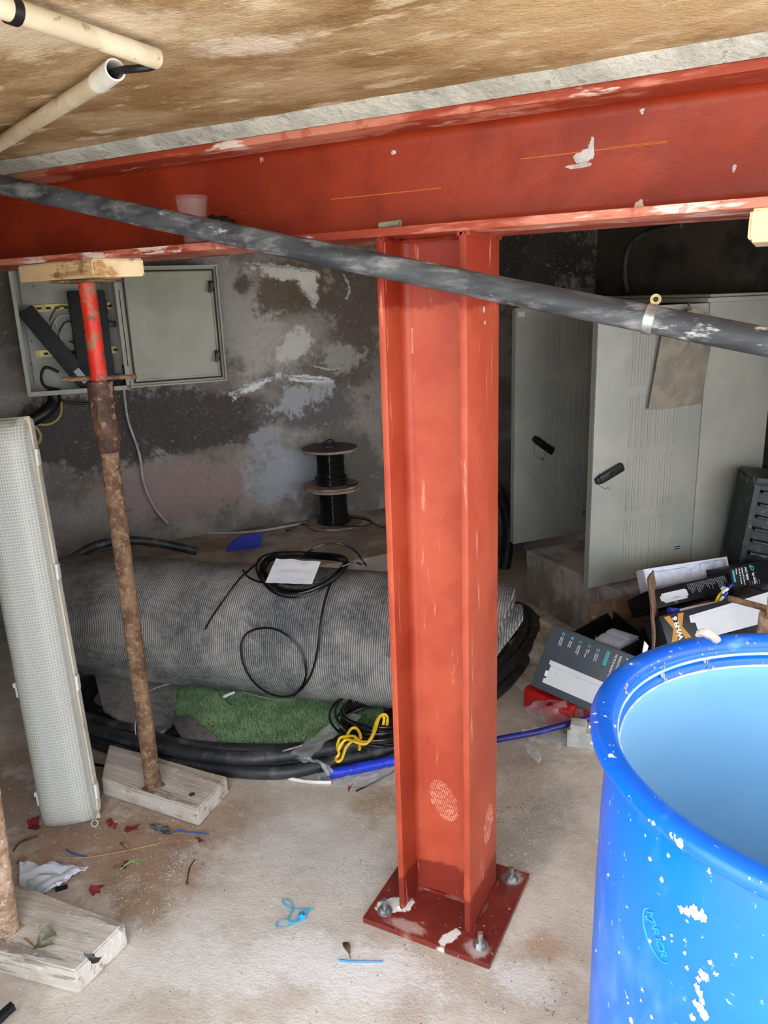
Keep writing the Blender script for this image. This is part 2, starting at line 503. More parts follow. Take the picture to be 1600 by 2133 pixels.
mat('pe_pipe', (30, 31, 34), (48, 49, 52), scale=10, rough=0.5, bump=0.1, bscale=90, spec=0.45,
    layers=[((104, 101, 97), 13, 0.50, 0.85, 0.6), ((160, 154, 148), 60, 0.72, 0.92, 0.5)])
mat('pvc', (210, 197, 170), (192, 178, 150), scale=9, rough=0.5, bump=0.05, spec=0.4, layers=[((120, 110, 92), 30, 0.68, 0.74, 0.6)])
mat('pvc_white', (228, 226, 220), (210, 208, 202), scale=9, rough=0.5, spec=0.4)
mat('black_rubber', (14, 14, 15), (24, 24, 26), scale=12, rough=0.45, spec=0.4)
mat('black_gloss', (10, 10, 11), rough=0.28, spec=0.5)
mat('matt_black', (18, 18, 20), (26, 26, 29), scale=8, rough=0.6, spec=0.3)
mat('cabinet_paint', (160, 157, 142), (150, 147, 132), scale=5, rough=0.5, spec=0.4, layers=[((112, 90, 64), 20, 0.82, 0.92, 0.4), ((172, 169, 156), 3, 0.5, 0.8, 0.4)])
mat('panel_grey', (150, 149, 138), (138, 137, 126), scale=4, rough=0.45, spec=0.4, layers=[((100, 88, 72), 28, 0.84, 0.92, 0.4)])
mat('gasket_dark', (46, 42, 36), rough=0.8)
mat('din_gold', (150, 134, 86), (118, 104, 66), scale=30, rough=0.4, metal=0.7)
mat('grp_grey', (152, 152, 142), (142, 143, 136), scale=3, rough=0.42, spec=0.4,
    layers=[((168, 168, 160), 2.4, 0.5, 0.85, 0.4), ((96, 92, 86), 70, 0.86, 0.92, 0.5), ((128, 120, 102), 5, 0.7, 0.95, 0.3)])
mat('sack_cloth', (132, 126, 113), (118, 111, 99), scale=12, rough=0.9, bump=0.3, bscale=60)
mat('spool_wood', (150, 128, 112), (120, 102, 90), scale=14, rough=0.85, bump=0.2, bscale=90, layers=[((186, 168, 150), 20, 0.6, 0.72, 0.5)])
mat('spool_dark', (52, 50, 52), (70, 66, 66), scale=8, rough=0.5, layers=[((150, 146, 140), 12, 0.7, 0.78, 0.6)])
mat('winding_print', (196, 194, 188), (120, 118, 112), scale=90, rough=0.7)
mat('paper_white', (228, 228, 234), (214, 214, 222), scale=8, rough=0.85, bump=0.25, bscale=20)
mat('cloth_white', (222, 226, 236), (204, 210, 224), scale=9, rough=0.95, bump=0.5, bscale=14, layers=[((130, 196, 190), 9, 0.62, 0.72, 0.7), ((150, 150, 160), 12, 0.64, 0.74, 0.6)])
mat('blue_plastic', (30, 44, 140), (36, 52, 156), scale=6, rough=0.4, spec=0.45)
mat('navy_rod', (30, 30, 96), (40, 40, 120), scale=9, rough=0.4, layers=[((60, 80, 190), 12, 0.55, 0.7, 0.6)])
mat('cobalt_film', (24, 44, 170), (30, 60, 200), scale=26, rough=0.25, bump=0.5, bscale=60, spec=0.6)
mat('yellow_cord', (232, 190, 40), (214, 170, 34), scale=20, rough=0.45, spec=0.4)
mat('yellow_fibre', (240, 216, 50), (226, 198, 36), scale=20, rough=0.4, spec=0.4)
mat('grey_cable', (176, 172, 166), (150, 146, 140), scale=20, rough=0.6)
mat('dark_grey_cable', (84, 80, 76), (66, 62, 58), scale=20, rough=0.6)
mat('olive_cable', (150, 142, 70), rough=0.5)
mat('green_cable', (36, 70, 40), rough=0.5)
mat('clear_film', (236, 240, 244), rough=0.12, alpha=0.15, spec=0.8)
mat('clear_cup', (240, 240, 240), rough=0.06, alpha=0.045, spec=0.9)
mat('ink_black', (26, 30, 38), (30, 35, 43), scale=5, rough=0.42, spec=0.4)
mat('ink_charcoal', (62, 68, 76), (68, 74, 82), scale=5, rough=0.42, spec=0.4)
mat('ink_deep', (16, 18, 22), rough=0.4, spec=0.4)
mat('print_white', (226, 228, 230), rough=0.5)
mat('print_grey', (150, 156, 162), rough=0.5)
mat('print_silver', (206, 208, 212), (196, 198, 202), scale=4, rough=0.45)
mat('print_teal', (64, 176, 180), rough=0.5)
mat('print_gold', (184, 132, 56), rough=0.45)
mat('print_green', (150, 200, 40), rough=0.5)
mat('foam_white', (222, 226, 240), (210, 215, 232), scale=40, rough=0.9, bump=0.3, bscale=220, sub=0.1)
mat('kraft_card', (134, 104, 82), (116, 90, 70), scale=12, rough=0.9, bump=0.1, layers=[((180, 160, 140), 30, 0.66, 0.74, 0.5)])
mat('torn_white', (226, 226, 224), rough=0.9)
mat('red_plastic', (190, 26, 24), (160, 18, 20), scale=8, rough=0.3, spec=0.6, bump=0.2, bscale=30)
mat('red_scrap', (150, 54, 60), (112, 40, 48), scale=60, rough=0.5)
mat('block_grey', (190, 190, 184), (168, 168, 160), scale=18, rough=0.9, bump=0.4, bscale=90)
mat('sand_heap', (216, 210, 200), (190, 182, 170), scale=18, rough=0.95, bump=0.7, bscale=110)
mat('crate_black', (24, 30, 32), (32, 38, 40), scale=6, rough=0.5, spec=0.4, layers=[((150, 156, 160), 7, 0.6, 0.72, 0.6), ((70, 78, 80), 14, 0.55, 0.7, 0.6)])
mat('barrel_blue', (0, 98, 214), (0, 108, 222), scale=2.5, rough=0.34, bump=0.03, bscale=60, spec=0.5,
    layers=[((120, 170, 220), 7, 0.54, 0.95, 0.42, (1, 1, 0.6)), ((196, 208, 220), 26, 0.74, 0.82, 0.7, (1, 1, 0.5)), ((200, 210, 222), 80, 0.76, 0.84, 0.7)])
mat('barrel_rim_blue', (0, 90, 208), (0, 100, 218), scale=4, rough=0.34, spec=0.5,
    layers=[((235, 242, 250), 22, 0.76, 0.82, 0.85), ((235, 242, 250), 60, 0.76, 0.82, 0.8), ((130, 190, 240), 9, 0.66, 0.9, 0.4)])
mat('barrel_inside', (150, 206, 242), (142, 200, 240), scale=3, rough=0.55, spec=0.3)
mat('barrel_bead', (206, 228, 242), (160, 206, 240), scale=20, rough=0.5)
mat('emboss_blue', (40, 140, 226), rough=0.4)
mat('foam_filler', (216, 206, 194), (190, 172, 156), scale=14, rough=0.85, bump=0.5, bscale=60)
mat('twig_brown', (66, 50, 40), (92, 72, 56), scale=30, rough=0.9)
mat('straw_tan', (176, 150, 104), rough=0.9)
mat('leaf_olive', (156, 154, 132), (126, 124, 100), scale=16, rough=0.7)
mat('leaf_dry', (146, 112, 84), (120, 88, 62), scale=16, rough=0.8)
mat('leaf_green', (120, 170, 90), rough=0.6)
mat('blue_string', (20, 150, 200), (30, 170, 216), scale=30, rough=0.6)
mat('blue_wire', (50, 88, 160), rough=0.5)
mat('sky_wire', (70, 140, 210), rough=0.5)
mat('grit', (150, 134, 118), (210, 202, 192), scale=14, rough=0.95)
mat('grit_dark', (62, 54, 48), rough=0.95)
mat('cut_metal', (132, 134, 132), (70, 72, 74), scale=80, rough=0.5, metal=0.3)
mat('turf_green', (124, 158, 112), (156, 186, 140), scale=14, rough=0.75, spec=0.3, layers=[((140, 168, 120), 60, 0.62, 0.74, 0.5)])
mat('turf_base', (92, 118, 86), rough=0.9)

def carpet_back(name, k, seed):
    m = bpy.data.materials.new(name)
    MAT[name] = m
    t = NT(m)
    w = t.n('ShaderNodeTexWave', wave_type='BANDS', bands_direction='X')
    t.l(t.map((1, 1, 1), (seed, 0, 0), (0, 0, 0)), w.inputs['Vector'])
    w.inputs['Scale'].default_value = k
    w.inputs['Distortion'].default_value = 1.2
    w.inputs['Detail'].default_value = 3
    w.inputs['Detail Scale'].default_value = 2.0
    rib = t.ramp(w.outputs['Fac'], 0.3, 0.75)
    big = t.ramp(t.noise(3.2, 8, 0.7), 0.25, 0.75)
    fine = t.ramp(t.noise(60, 6, 0.75), 0.1, 0.9)
    a = t.mix(rib, lin((128, 126, 124)), lin((186, 182, 174)))
    b = t.mix(t.math('MULTIPLY', rib, fine), lin((74, 76, 80)), lin((150, 148, 144)))
    c = t.mix(big, b, a)
    c = t.mix(t.math('MULTIPLY', t.ramp(t.noise(9, 7, 0.7), 0.6, 0.9), 0.5), c, lin((190, 182, 168)))
    c = t.mix(t.math('MULTIPLY', t.ramp(t.noise(5.5, 7, 0.75), 0.58, 0.9), 0.6), c, lin((72, 76, 82)))
    t.l(c, t.bsdf.inputs['Base Color'])
    t.bsdf.inputs['Roughness'].default_value = 0.95
    t.bsdf.inputs['Specular IOR Level'].default_value = 0.1
    h = t.math('ADD', rib, t.math('MULTIPLY', fine, 0.6))
    t.l(t.bump(h, 0.6, 0.004), t.bsdf.inputs['Normal'])
carpet_back('carpet_back', 42.0, 0.0)

def diffuser_mat():
    """clear acrylic cover with a fine prismatic grid"""
    m = bpy.data.materials.new('prism_diffuser')
    MAT['prism_diffuser'] = m
    t = NT(m)
    sep = t.n('ShaderNodeSeparateXYZ'); t.l(t.tc, sep.inputs[0])
    def line(s, k):
        f = t.math('FRACT', t.math('MULTIPLY', s, k))
        return t.ramp(t.math('ABSOLUTE', t.math('SUBTRACT', f, 0.5)), 0.30, 0.42)
    g = t.math('MAXIMUM', line(sep.outputs[0], 150.0), line(sep.outputs[2], 118.0))
    dirt = t.ramp(t.noise(14, 6, 0.7), 0.78, 0.92)
    c = t.mix(g, lin((198, 198, 190)), lin((220, 220, 212)))
    c = t.mix(t.math('MULTIPLY', dirt, 0.6), c, lin((130, 126, 116)))
    t.l(c, t.bsdf.inputs['Base Color'])
    t.bsdf.inputs['Roughness'].default_value = 0.3
    t.l(t.math('ADD', t.math('MULTIPLY', g, 0.22), 0.60), t.bsdf.inputs['Alpha'])
    t.l(t.bump(g, 0.5, 0.002), t.bsdf.inputs['Normal'])
diffuser_mat()

# ------------------------------------------------------------------ the room
CEIL = 1.75
def rough_grid(fn, nx, ny, amp, sc, nrm):
    def g(a, b):
        p = Vector(fn(a, b))
        return p + Vector(nrm) * amp * (noise.noise(p * sc) + 0.5 * noise.noise(p * sc * 3.1))
    return grid(nx, ny, g)
def slab(g, back):
    """close a displaced front sheet with a flat back by the vector back"""
    n = len(g[0])
    cnt = {}
    for f in g[1]:
        for i in range(len(f)):
            cnt[(f[i], f[(i + 1) % len(f)])] = 1
    sides = [(b_, a_, a_ + n, b_ + n) for (a_, b_) in cnt if (b_, a_) not in cnt]
    return (list(g[0]) + [Vector(v) + Vector(back) for v in g[0]], list(g[1]) + [tuple(i + n for i in reversed(f)) for f in g[1]] + sides)

struct('floor', slab(rough_grid(lambda a, b: (-3.4 + 6.6 * a, -2.0 + 6.2 * b, 0.0), 120, 110, 0.0022, 2.4, (0, 0, 1)), (0, 0, -0.12)), 'floor_concrete', loc=(0, 0, 0))
struct('ground', box((0.5, -7.0, -0.06), (22, 10, 0.12)), 'yard_ground', loc=(0, 0, 0))
nb = UN(0, 1, 0)
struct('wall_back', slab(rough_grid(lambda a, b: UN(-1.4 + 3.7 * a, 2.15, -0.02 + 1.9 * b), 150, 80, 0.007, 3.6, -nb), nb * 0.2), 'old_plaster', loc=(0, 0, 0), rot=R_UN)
ub = UN(1, 0, 0)
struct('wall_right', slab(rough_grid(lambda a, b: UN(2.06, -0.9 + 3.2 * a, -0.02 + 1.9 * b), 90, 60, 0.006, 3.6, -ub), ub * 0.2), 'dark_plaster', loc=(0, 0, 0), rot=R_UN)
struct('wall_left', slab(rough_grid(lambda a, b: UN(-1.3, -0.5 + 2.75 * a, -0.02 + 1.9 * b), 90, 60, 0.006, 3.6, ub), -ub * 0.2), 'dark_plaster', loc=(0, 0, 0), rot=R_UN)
struct('ceiling', slab(rough_grid(lambda a, b: (-3.4 + 6.6 * a, -1.3 + 5.6 * b, CEIL), 110, 100, 0.003, 3.0, (0, 0, -1)), (0, 0, 0.2)), 'ceiling_render', loc=(0, 0, 0))
# raised masonry ledge along the back wall, plinth under the grey cabinets
def ledge(a, b):
    uu = -1.3 + 2.27 * a
    nf = max(1.47, 1.97 - 0.78 * (uu + 0.79))
    return UN(uu, nf + (2.17 - nf) * b, 0.375)
struct('trim_1', slab(rough_grid(ledge, 80, 24, 0.005, 6, (0, 0, 1)), (0, 0, -0.376)), 'ledge_concrete', loc=(0, 0, 0), rot=R_UN)
struct('plinth', join(slab(rough_grid(lambda a, b: UN(1.215 + 0.03 * a, 0.885 + 0.615 * (1 - a), -0.01 + 0.272 * b), 50, 20, 0.007, 6, -ub), ub * 0.83)), 'plinth_plaster', loc=(0, 0, 0), rot=R_UN)
struct('plinth', join(slab(rough_grid(lambda a, b: UN(1.63, 1.51 + 0.65 * (1 - a), -0.01 + 0.272 * b), 50, 14, 0.006, 5, -ub), ub * 0.42)), 'plinth_plaster', loc=(0, 0, 0), rot=R_UN)
# grey bedding mortar packed between ceiling and beam
def mortar(a, b):
    x = -2.0 + 4.6 * a
    j = 0.006 * noise.noise(Vector((x * 9, b * 3, 0))) + 0.003 * noise.noise(Vector((x * 40, b * 9, 2)))
    return (x, -0.148 + 0.046 * b + j * (1 - b) - 0.004 * math.sin(b * 3.1), 1.7535 - 0.0240 * b)
struct('trim_3', sheet(grid(260, 5, mortar), -0.03), 'grey_mortar', loc=(0, 0, 1.73))
# ------------------------------------------------------------------ steel frame
def fillet_web(half_h, tf, tw, r, k=5):
    """web of an H section with its root fillets, in (x, y): flanges stand at x = +-half_h"""
    x1, y1 = half_h - tf, tw / 2
    pts = []
    for sx, sy in ((1, 1), (-1, 1), (-1, -1), (1, -1)):
        arc = []
        for i in range(k + 1):
            a = math.pi / 2 * i / k
            arc.append((sx * (x1 - r + r * math.sin(a)), sy * (y1 + r - r * math.cos(a))))
        if sx * sy > 0:
            arc = arc[::-1]
        pts += arc
    return pts

beam = root('steel_beam', 'long red primed steel beam running under the ceiling', 'beam', (0.2, 0, 1.53))
MB = Matrix.Translation((0, 0, 1.63)) @ Matrix(((0, 0, 1, 0), (0, 1, 0, 0), (1, 0, 0, 0), (0, 0, 0, 1)))
part('web', prism(fillet_web(0.1, 0.015, 0.009, 0.018), -2.0, 2.6, MB), 'red_primer_beam', beam)
part('top_flange', box((0.3, 0, 1.7225), (4.6, 0.2, 0.015), bev=0.002), 'scuffed_flange', beam)
part('bottom_flange', box((0.3, 0, 1.5375), (4.6, 0.2, 0.015), bev=0.002), 'scuffed_flange', beam)

colm = root('steel_column', 'red primed steel column standing on a bolted base plate', 'column', (0, 0, 0))
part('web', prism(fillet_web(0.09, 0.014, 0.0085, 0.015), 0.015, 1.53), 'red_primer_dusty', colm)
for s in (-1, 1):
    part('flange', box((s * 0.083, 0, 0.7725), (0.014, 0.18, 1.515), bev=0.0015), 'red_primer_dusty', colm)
bp = part('base_plate', box((0, 0, 0.0075), (0.314, 0.302, 0.015), bev=0.0015), 'red_plate', colm)
def bead(P, r=0.005):
    Q = []
    for a, b in zip(P[:-1], P[1:]):
        a, b = Vector(a), Vector(b)
        k = max(2, int((b - a).length / 0.004))
        Q += [a.lerp(b, i / k) for i in range(k)]
    Q.append(Vector(P[-1]))
    return tube(Q, r, 6, wob=0.9)
part('weld_bead', join(bead([(-0.076, -0.094, 0.017), (-0.076, -0.016, 0.017), (-0.064, -0.006, 0.017), (0.064, -0.006, 0.017), (0.076, -0.016, 0.017), (0.076, -0.094, 0.017)]),
                       bead([(0.092, -0.09, 0.017), (0.092, 0.09, 0.017)]), bead([(-0.092, -0.09, 0.017), (-0.092, 0.09, 0.017)])), 'red_plate', colm)
part('weld_bead', join(bead([(-0.076, -0.09, 1.527), (-0.076, -0.016, 1.527), (-0.064, -0.006, 1.527), (0.064, -0.006, 1.527), (0.076, -0.016, 1.527), (0.076, -0.09, 1.527)]),
                       bead([(0.092, -0.09, 1.527), (0.092, 0.09, 1.527)])), 'red_primer_beam', colm)
def hexnut(c, r, h):
    return lathe([(r, 0), (r, h)], c, 6, True, True)
for bx, by in ((-0.118, -0.112), (0.122, -0.112), (0.122, 0.112), (-0.118, 0.112)):
    st = part('anchor_bolt', cyl((bx, by, 0.015), (bx, by, 0.050), 0.006, 12), 'zinc', colm)
    part('nut', hexnut((bx, by, 0.018), 0.0115, 0.010), 'zinc', st)
    part('washer', lathe([(0.0065, 0.015), (0.018, 0.015), (0.018, 0.018), (0.0065, 0.018)], (bx, by, 0), 24), 'zinc', st)
def tread(c, rx, rz, plane, n, ang, slant):
    """dusty boot print: short pale bars inside an ellipse lying on the steel"""
    gs = []
    random.seed(n)
    for i in range(-n, n + 1):
        x = i / n * rx
        hz = rz * math.sqrt(max(0.02, 1 - (i / n) ** 2))
        z = -hz
        while z < hz - 0.004:
            L = random.uniform(0.010, 0.024)
            L = min(L, hz - z)
            ca, sa = math.cos(ang), math.sin(ang)
            zz = z + L / 2
            X, Z = x * ca - zz * sa, x * sa + zz * ca
            w = rx / n * random.uniform(0.5, 0.72)
            tk = 0.0004 + 0.00001 * random.randint(0, 60)
            M = Matrix.Rotation(slant - ang, 3, 'Y')
            if plane == 'y':
                gs.append(box((c[0] + X, c[1], c[2] + Z), (w, tk, L * 0.8), M))
            else:
                gs.append(box((c[0], c[1] + X, c[2] + Z), (tk, w, L * 0.8), Matrix.Rotation(slant + ang, 3, 'X')))
            z += L
    return join(*gs)
part('dust_print', tread((-0.0067, -0.0046, 0.2818), 0.032, 0.055, 'y', 6, 0.35, 0.0), 'dust_print', colm, smooth=0)
part('dust_print', tread((0.0903, 0.0325, 0.2247), 0.030, 0.050, 'x', 5, -0.25, 0.0), 'dust_print', colm, smooth=0)
part('scuff', box((-0.0595, -0.0046, 1.3363), (0.004, 0.0004, 0.05)), 'dust_print', colm, smooth=0)
for p, q in (((0.0903, -0.0005, 1.393), 0.006), ((0.0903, 0.0049, 1.3688), 0.004)):
    part('scuff', cyl(p, Vector(p) + Vector((0.0004, 0, 0)), q, 12), 'white_splash', colm, smooth=0)
# plaster splashes thrown on the beam web
for p, s in (((0.3656, -0.0046, 1.7118), (0.007, 0.0015, 0.016)), ((0.2708, -0.0046, 1.6427), (0.016, 0.002, 0.010)), ((0.2842, -0.0046, 1.6525), (0.006, 0.0015, 0.016)),
             ((0.2631, -0.0046, 1.6283), (0.020, 0.0015, 0.004)), ((-0.0892, -0.0046, 1.6865), (0.005, 0.0015, 0.004)), ((0.5104, -0.0046, 1.5999), (0.003, 0.0012, 0.005))):
    part('plaster_splash', lump(p, s, seed=p[0] * 9, amp=0.6), 'white_splash', beam)
for x0, x1, z in ((0.1608, 0.4066, 1.6493), (-0.2312, 0.0084, 1.6154),
                  (0.3145, 0.4064, 1.6506)):
    part('rust_streak', box(((x0 + x1) / 2, -0.0047, z), (x1 - x0, 0.0006, 0.0018)), mat('rust_streak', (178, 98, 38), rough=0.8) if 'rust_streak' not in MAT else 'rust_streak', beam, smooth=0)

# ------------------------------------------------------------------ black pipe slung across the front, with its clamp
PIPE = ((-1.0753, -0.175, 1.7163), (-0.6446, -0.1732, 1.6143), (-0.3, -0.1718, 1.5349), (-0.0416, -0.1707, 1.4766), (0.2168, -0.1697, 1.4194), (0.4201, -0.1688, 1.3751), (0.6475, -0.1679, 1.3264))
pipe = root('water_pipe', 'dusty black plastic pipe slanting across in front of beam and column', 'pipe', PIPE[3])
part('pipe_run', tube(PIPE, 0.0212, 20, smooth=10), 'black_pipe', pipe)
def ring(c, axis, R, r, k=24, w=0.008):
    Q = Vector(axis).to_track_quat('Z', 'Y').to_matrix().to_4x4()
    return lathe([(R, -w), (R + r, -w), (R + r, w), (R, w), (R, -w)], c, k, M=Q)
cl = root('pipe_clamp', 'small shiny metal clamp fixed round the black pipe', 'clamp', PIPE[5])
ax = Vector(PIPE[6]) - Vector(PIPE[4])
part('band', ring(PIPE[5], ax, 0.0213, 0.0020, w=0.0075), 'zinc', cl)
upv = Vector((0, 0, 1)); upv = (upv - ax.normalized() * upv.dot(ax.normalized())).normalized()
ear = Vector(PIPE[5]) + upv * 0.030
nrm_c = ax.normalized().cross(upv)
part('ear', ring(ear, nrm_c, 0.0038, 0.0045, 20, 0.0018), 'din_gold', cl)
part('screw', cyl(ear - nrm_c * 0.006, ear + nrm_c * 0.004, 0.0026, 8), 'matt_black', cl)

# ------------------------------------------------------------------ ceiling conduits
c1 = root('conduit', 'cream plastic conduit clipped to the ceiling, upper of two', 'conduit', (-0.1566, -0.6659, 1.73), group='conduits on the ceiling')
C1 = ((-0.1658, -0.8218, 1.732), (-0.1584, -0.5625, 1.732))
part('tube_run', tube(C1, 0.0125, 20), 'pvc', c1)
dC = (Vector(C1[1]) - Vector(C1[0])).normalized()
part('clip', ring((-0.166, -0.7736, 1.732), dC, 0.0126, 0.0016, w=0.006), 'black_rubber', c1)
c2 = root('conduit', 'cream plastic conduit with white coupling, lower left of two on ceiling', 'conduit', (-0.4827, -0.4604, 1.73), group='conduits on the ceiling')
C2 = ((-1.094, -0.1942, 1.732), (-0.3029, -0.5241, 1.732), (-0.2371, -0.5564, 1.732))
part('tube_run', tube([C2[0], C2[1]], 0.0125, 20), 'pvc', c2)
part('coupling', lathe([(0.0128, 0), (0.0142, 0), (0.0142, (Vector(C2[2]) - Vector(C2[1])).length), (0.0118, (Vector(C2[2]) - Vector(C2[1])).length), (0.0118, 0)], C2[1], 20,
     M=(Vector(C2[2]) - Vector(C2[1])).to_track_quat('Z', 'Y').to_matrix().to_4x4()), 'pvc_white', c2)
thing('cable', tube(((-0.2847, -0.5325, 1.732), (-0.2367, -0.5526, 1.731), (-0.2, -0.5549, 1.728), (-0.1779, -0.5484, 1.729), (-0.1641, -0.5518, 1.733)), 0.0052, 8, smooth=6), 'black_rubber', 'black cable passing between the two ceiling conduits', 'cable')

# ------------------------------------------------------------------ steel props
def prop(base, top, zc, label, mats, rod_ang=0.0, group='steel props'):
    b, t = Vector(base), Vector(top)
    d = (t - b).normalized()
    at = lambda z: b + d * ((z - b.z) / d.z)
    r = root('steel_prop', label, 'prop', b, group=group)
    part('outer_tube', tube([at(b.z + 0.004), at(zc - 0.21), at(zc - 0.19), at(zc - 0.17)], [0.0235, 0.0235, 0.0245, 0.0275], 24), mats[0], r)
    part('collar', lathe([(0.021, -0.19), (0.027, -0.18), (0.031, -0.155), (0.033, -0.15), (0.0325, 0.0), (0.0215, 0.0), (0.0215, -0.1)], at(zc), 24, M=d.to_track_quat('Z', 'Y').to_matrix().to_4x4()), mats[1], r)
    part('slot_boss', lump(at(zc - 0.085) + Vector((0.012, -0.026, 0)), (0.009, 0.008, 0.034), 3, 2, 0.2), mats[1], r)
    inner = part('inner_tube', tube([at(zc - 0.02), at(zc + 0.05), at(t.z - 0.05), at(t.z - 0.006)], 0.0205, 24), mats[2], r)
    k = zc + 0.12
    while k < t.z - 0.06:
        p = at(k)
        part('pin_hole', cyl(p + Vector((-0.012, -0.0175, 0)), p + Vector((-0.0145, -0.0195, 0)), 0.0045, 12), 'matt_black', inner)
        k += 0.11
    part('top_plate', box(t - Vector((0, 0, 0.004)), (0.13, 0.11, 0.006), Matrix.Rotation(0.2, 3, 'Z'), 0.001), mats[0], r)
    p = at(zc + 0.008)
    e = Vector((math.cos(rod_ang), math.sin(rod_ang), 0.0))
    part('pin', tube([p - e * 0.092, p + e * 0.092], 0.0058, 10, wob=0.3), mats[0], r)
    bpz = part('foot_plate', box(b + Vector((0, 0, 0.002)), (0.05, 0.05, 0.004), None, 0.001), mats[0], r)
    return r

def plank(name, label, corners, z0, z1, m, cat, extra=None, holes=()):
    """timber offcut from four plan corners, edges worn"""
    c = sum((Vector((p[0], p[1], 0)) for p in corners), Vector()) / 4
    a = (Vector(corners[1][:2]) - Vector(corners[0][:2])).to_3d()
    ang = math.atan2(a.y, a.x)
    bm = bmesh.new()
    lo = [bm.verts.new((p[0], p[1], z0)) for p in corners]
    hi = [bm.verts.new((p[0], p[1], z1)) for p in corners]
    bm.faces.new(lo[::-1]); bm.faces.new(hi)
    for i in range(4):
        bm.faces.new((lo[i], lo[(i + 1) % 4], hi[(i + 1) % 4], hi[i]))
    bm.normal_update()
    bmesh.ops.subdivide_edges(bm, edges=bm.edges[:], cuts=5, use_grid_fill=True)
    bmesh.ops.bevel(bm, geom=[e for e in bm.edges if len(e.link_faces) == 2 and e.calc_face_angle(0) > 0.8], offset=0.004, segments=2, affect='EDGES')
    for v in bm.verts:
        if v.co.z > z0 + 0.006:
            k = noise.noise(v.co * 14)
            v.co += Vector((0.004 * noise.noise(v.co * 9 + Vector((5, 0, 0))), 0.004 * k, 0.002 * k))
    bm.verts.index_update()
    g = [v.co.copy() for v in bm.verts], [tuple(v.index for v in f.verts) for f in bm.faces]
    bm.free()
    r = root(name, label, cat, (c.x, c.y, z0), Matrix.Rotation(ang, 4, 'Z'))
    part('board', g, m, r)
    for (hx, hy, hr) in holes:
        part('knot_hole', lathe([(0.0001, z1 + 0.0012), (hr, z1 + 0.0014), (hr * 1.1, z1 + 0.0006)], (hx, hy, 0), 14), 'rust_dark', r)
    return r
prop((-0.9327, -0.0121, 0.055), (-0.9327, -0.0121, 1.4895), 1.243, 'steel prop with red upper tube and rusty lower tube under plank', ('rust', 'rust_dark', 'red_paint_worn'), 0.55)
plank('timber_pad', 'worn grey timber pad under the foot of the red topped prop', ((-1.1113, -0.046), (-0.7437, -0.0411), (-0.7644, 0.1224), (-1.2346, 0.1062)), 0.0, 0.055, 'old_timber', 'timber', holes=((-0.8046, 0.008, 0.009),))
plank('timber_packer', 'pale timber packer between the red topped prop and the beam', ((-1.0967, -0.075), (-0.8017, -0.11), (-0.7305, -0.02), (-1.127, 0.06)), 1.4895, 1.5295, 'fresh_timber', 'timber')
prop((-0.8457, -0.5695, 0.062), (-0.7707, -0.5395, 1.7), 1.15, 'pale rusty steel prop standing at the left edge of the picture', ('rust_pale', 'rust_dark', 'red_paint_worn'), 0.3)
plank('timber_pad', 'large pale timber pad at lower left holding a prop and a leaf', ((-1.1793, -0.6855), (-0.6181, -0.5829), (-0.6192, -0.4373), (-1.1528, -0.4693)), 0.0, 0.062, 'old_timber', 'timber')
plank('timber_packer', 'timber packer between leftmost prop and ceiling', ((-0.8957, -0.6395), (-0.6457, -0.6395), (-0.6457, -0.4495), (-0.8957, -0.4495)), 1.7, 1.746, 'fresh_timber', 'timber')
prop((0.642, 0.03, 0.045), (0.642, 0.03, 1.482), 0.842, 'steel prop behind the blue barrel at the right edge', ('rust', 'rust_pale', 'rust_pale'), 2.75)
plank('timber_pad', 'timber pad under the prop behind the blue barrel', ((0.56, -0.06), (0.76, -0.06), (0.76, 0.14), (0.56, 0.14)), 0.0, 0.045, 'old_timber', 'timber')
plank('timber_packer', 'pale timber packer under the right end of the beam', ((0.545, -0.10), (0.86, -0.10), (0.86, 0.08), (0.545, 0.08)), 1.482, 1.5295, 'fresh_timber', 'timber')

# ------------------------------------------------------------------ the fluorescent fitting leaning at the left
FB = Vector((-1.0893, -0.184, 0.0))
FT = Vector((-1.189, -0.13, 1.156))
fz = (FT - FB).normalized()
fx = Vector((0.1569, 0.0994, 0.0)); fx = (fx - fz * fx.dot(fz)).normalized()
fy = fz.cross(fx)          # away from the viewer
FL = (FT - FB).length
FM = basis(FB, fx, fy, fz)
lamp = root('light_fitting', 'long fluorescent batten with clear prismatic cover leaning upright at left', 'light fitting', FB, FM.to_3x3())
def oval_shell(hw, d, z0, z1, depth0, k=18, ends=0.06, bulge=1.0):
    """half-round cover: width 2*hw, depth d, rounding off at both ends"""
    rows = []
    nz = 60
    for i in range(nz + 1):
        z = z0 + (z1 - z0) * i / nz
        e = min(1.0, min(z - z0, z1 - z) / ends)
        s = math.sqrt(max(0.0, 1 - (1 - e) ** 2))
        row = []
        for j in range(k + 1):
            a = math.pi * j / k
            cx = math.copysign(abs(math.cos(a)) ** 0.75, math.cos(a))
            row.append(Vector((-hw * (0.90 + 0.10 * s) * cx, depth0 - d * (0.25 + 0.75 * s) * math.sin(a) ** 0.7, z)))
        rows.append(row)
    V = [v for r_ in rows for v in r_]
    F = [(i * (k + 1) + j, i * (k + 1) + j + 1, (i + 1) * (k + 1) + j + 1, (i + 1) * (k + 1) + j) for i in range(nz) for j in range(k)]
    F += [tuple(range(k + 1))[::-1], tuple(nz * (k + 1) + j for j in range(k + 1))]
    return V, F
part('housing', xf(box((0, 0.038, FL / 2), (0.145, 0.05, FL - 0.01), None, 0.016), FM), 'pvc_white', lamp)
part('gasket', xf(box((0, 0.012, FL / 2), (0.156, 0.008, FL - 0.002), None, 0.003), FM), 'pvc', lamp)
part('diffuser', xf(oval_shell(0.074, 0.062, 0.004, FL - 0.004, 0.008), FM), 'prism_diffuser', lamp)
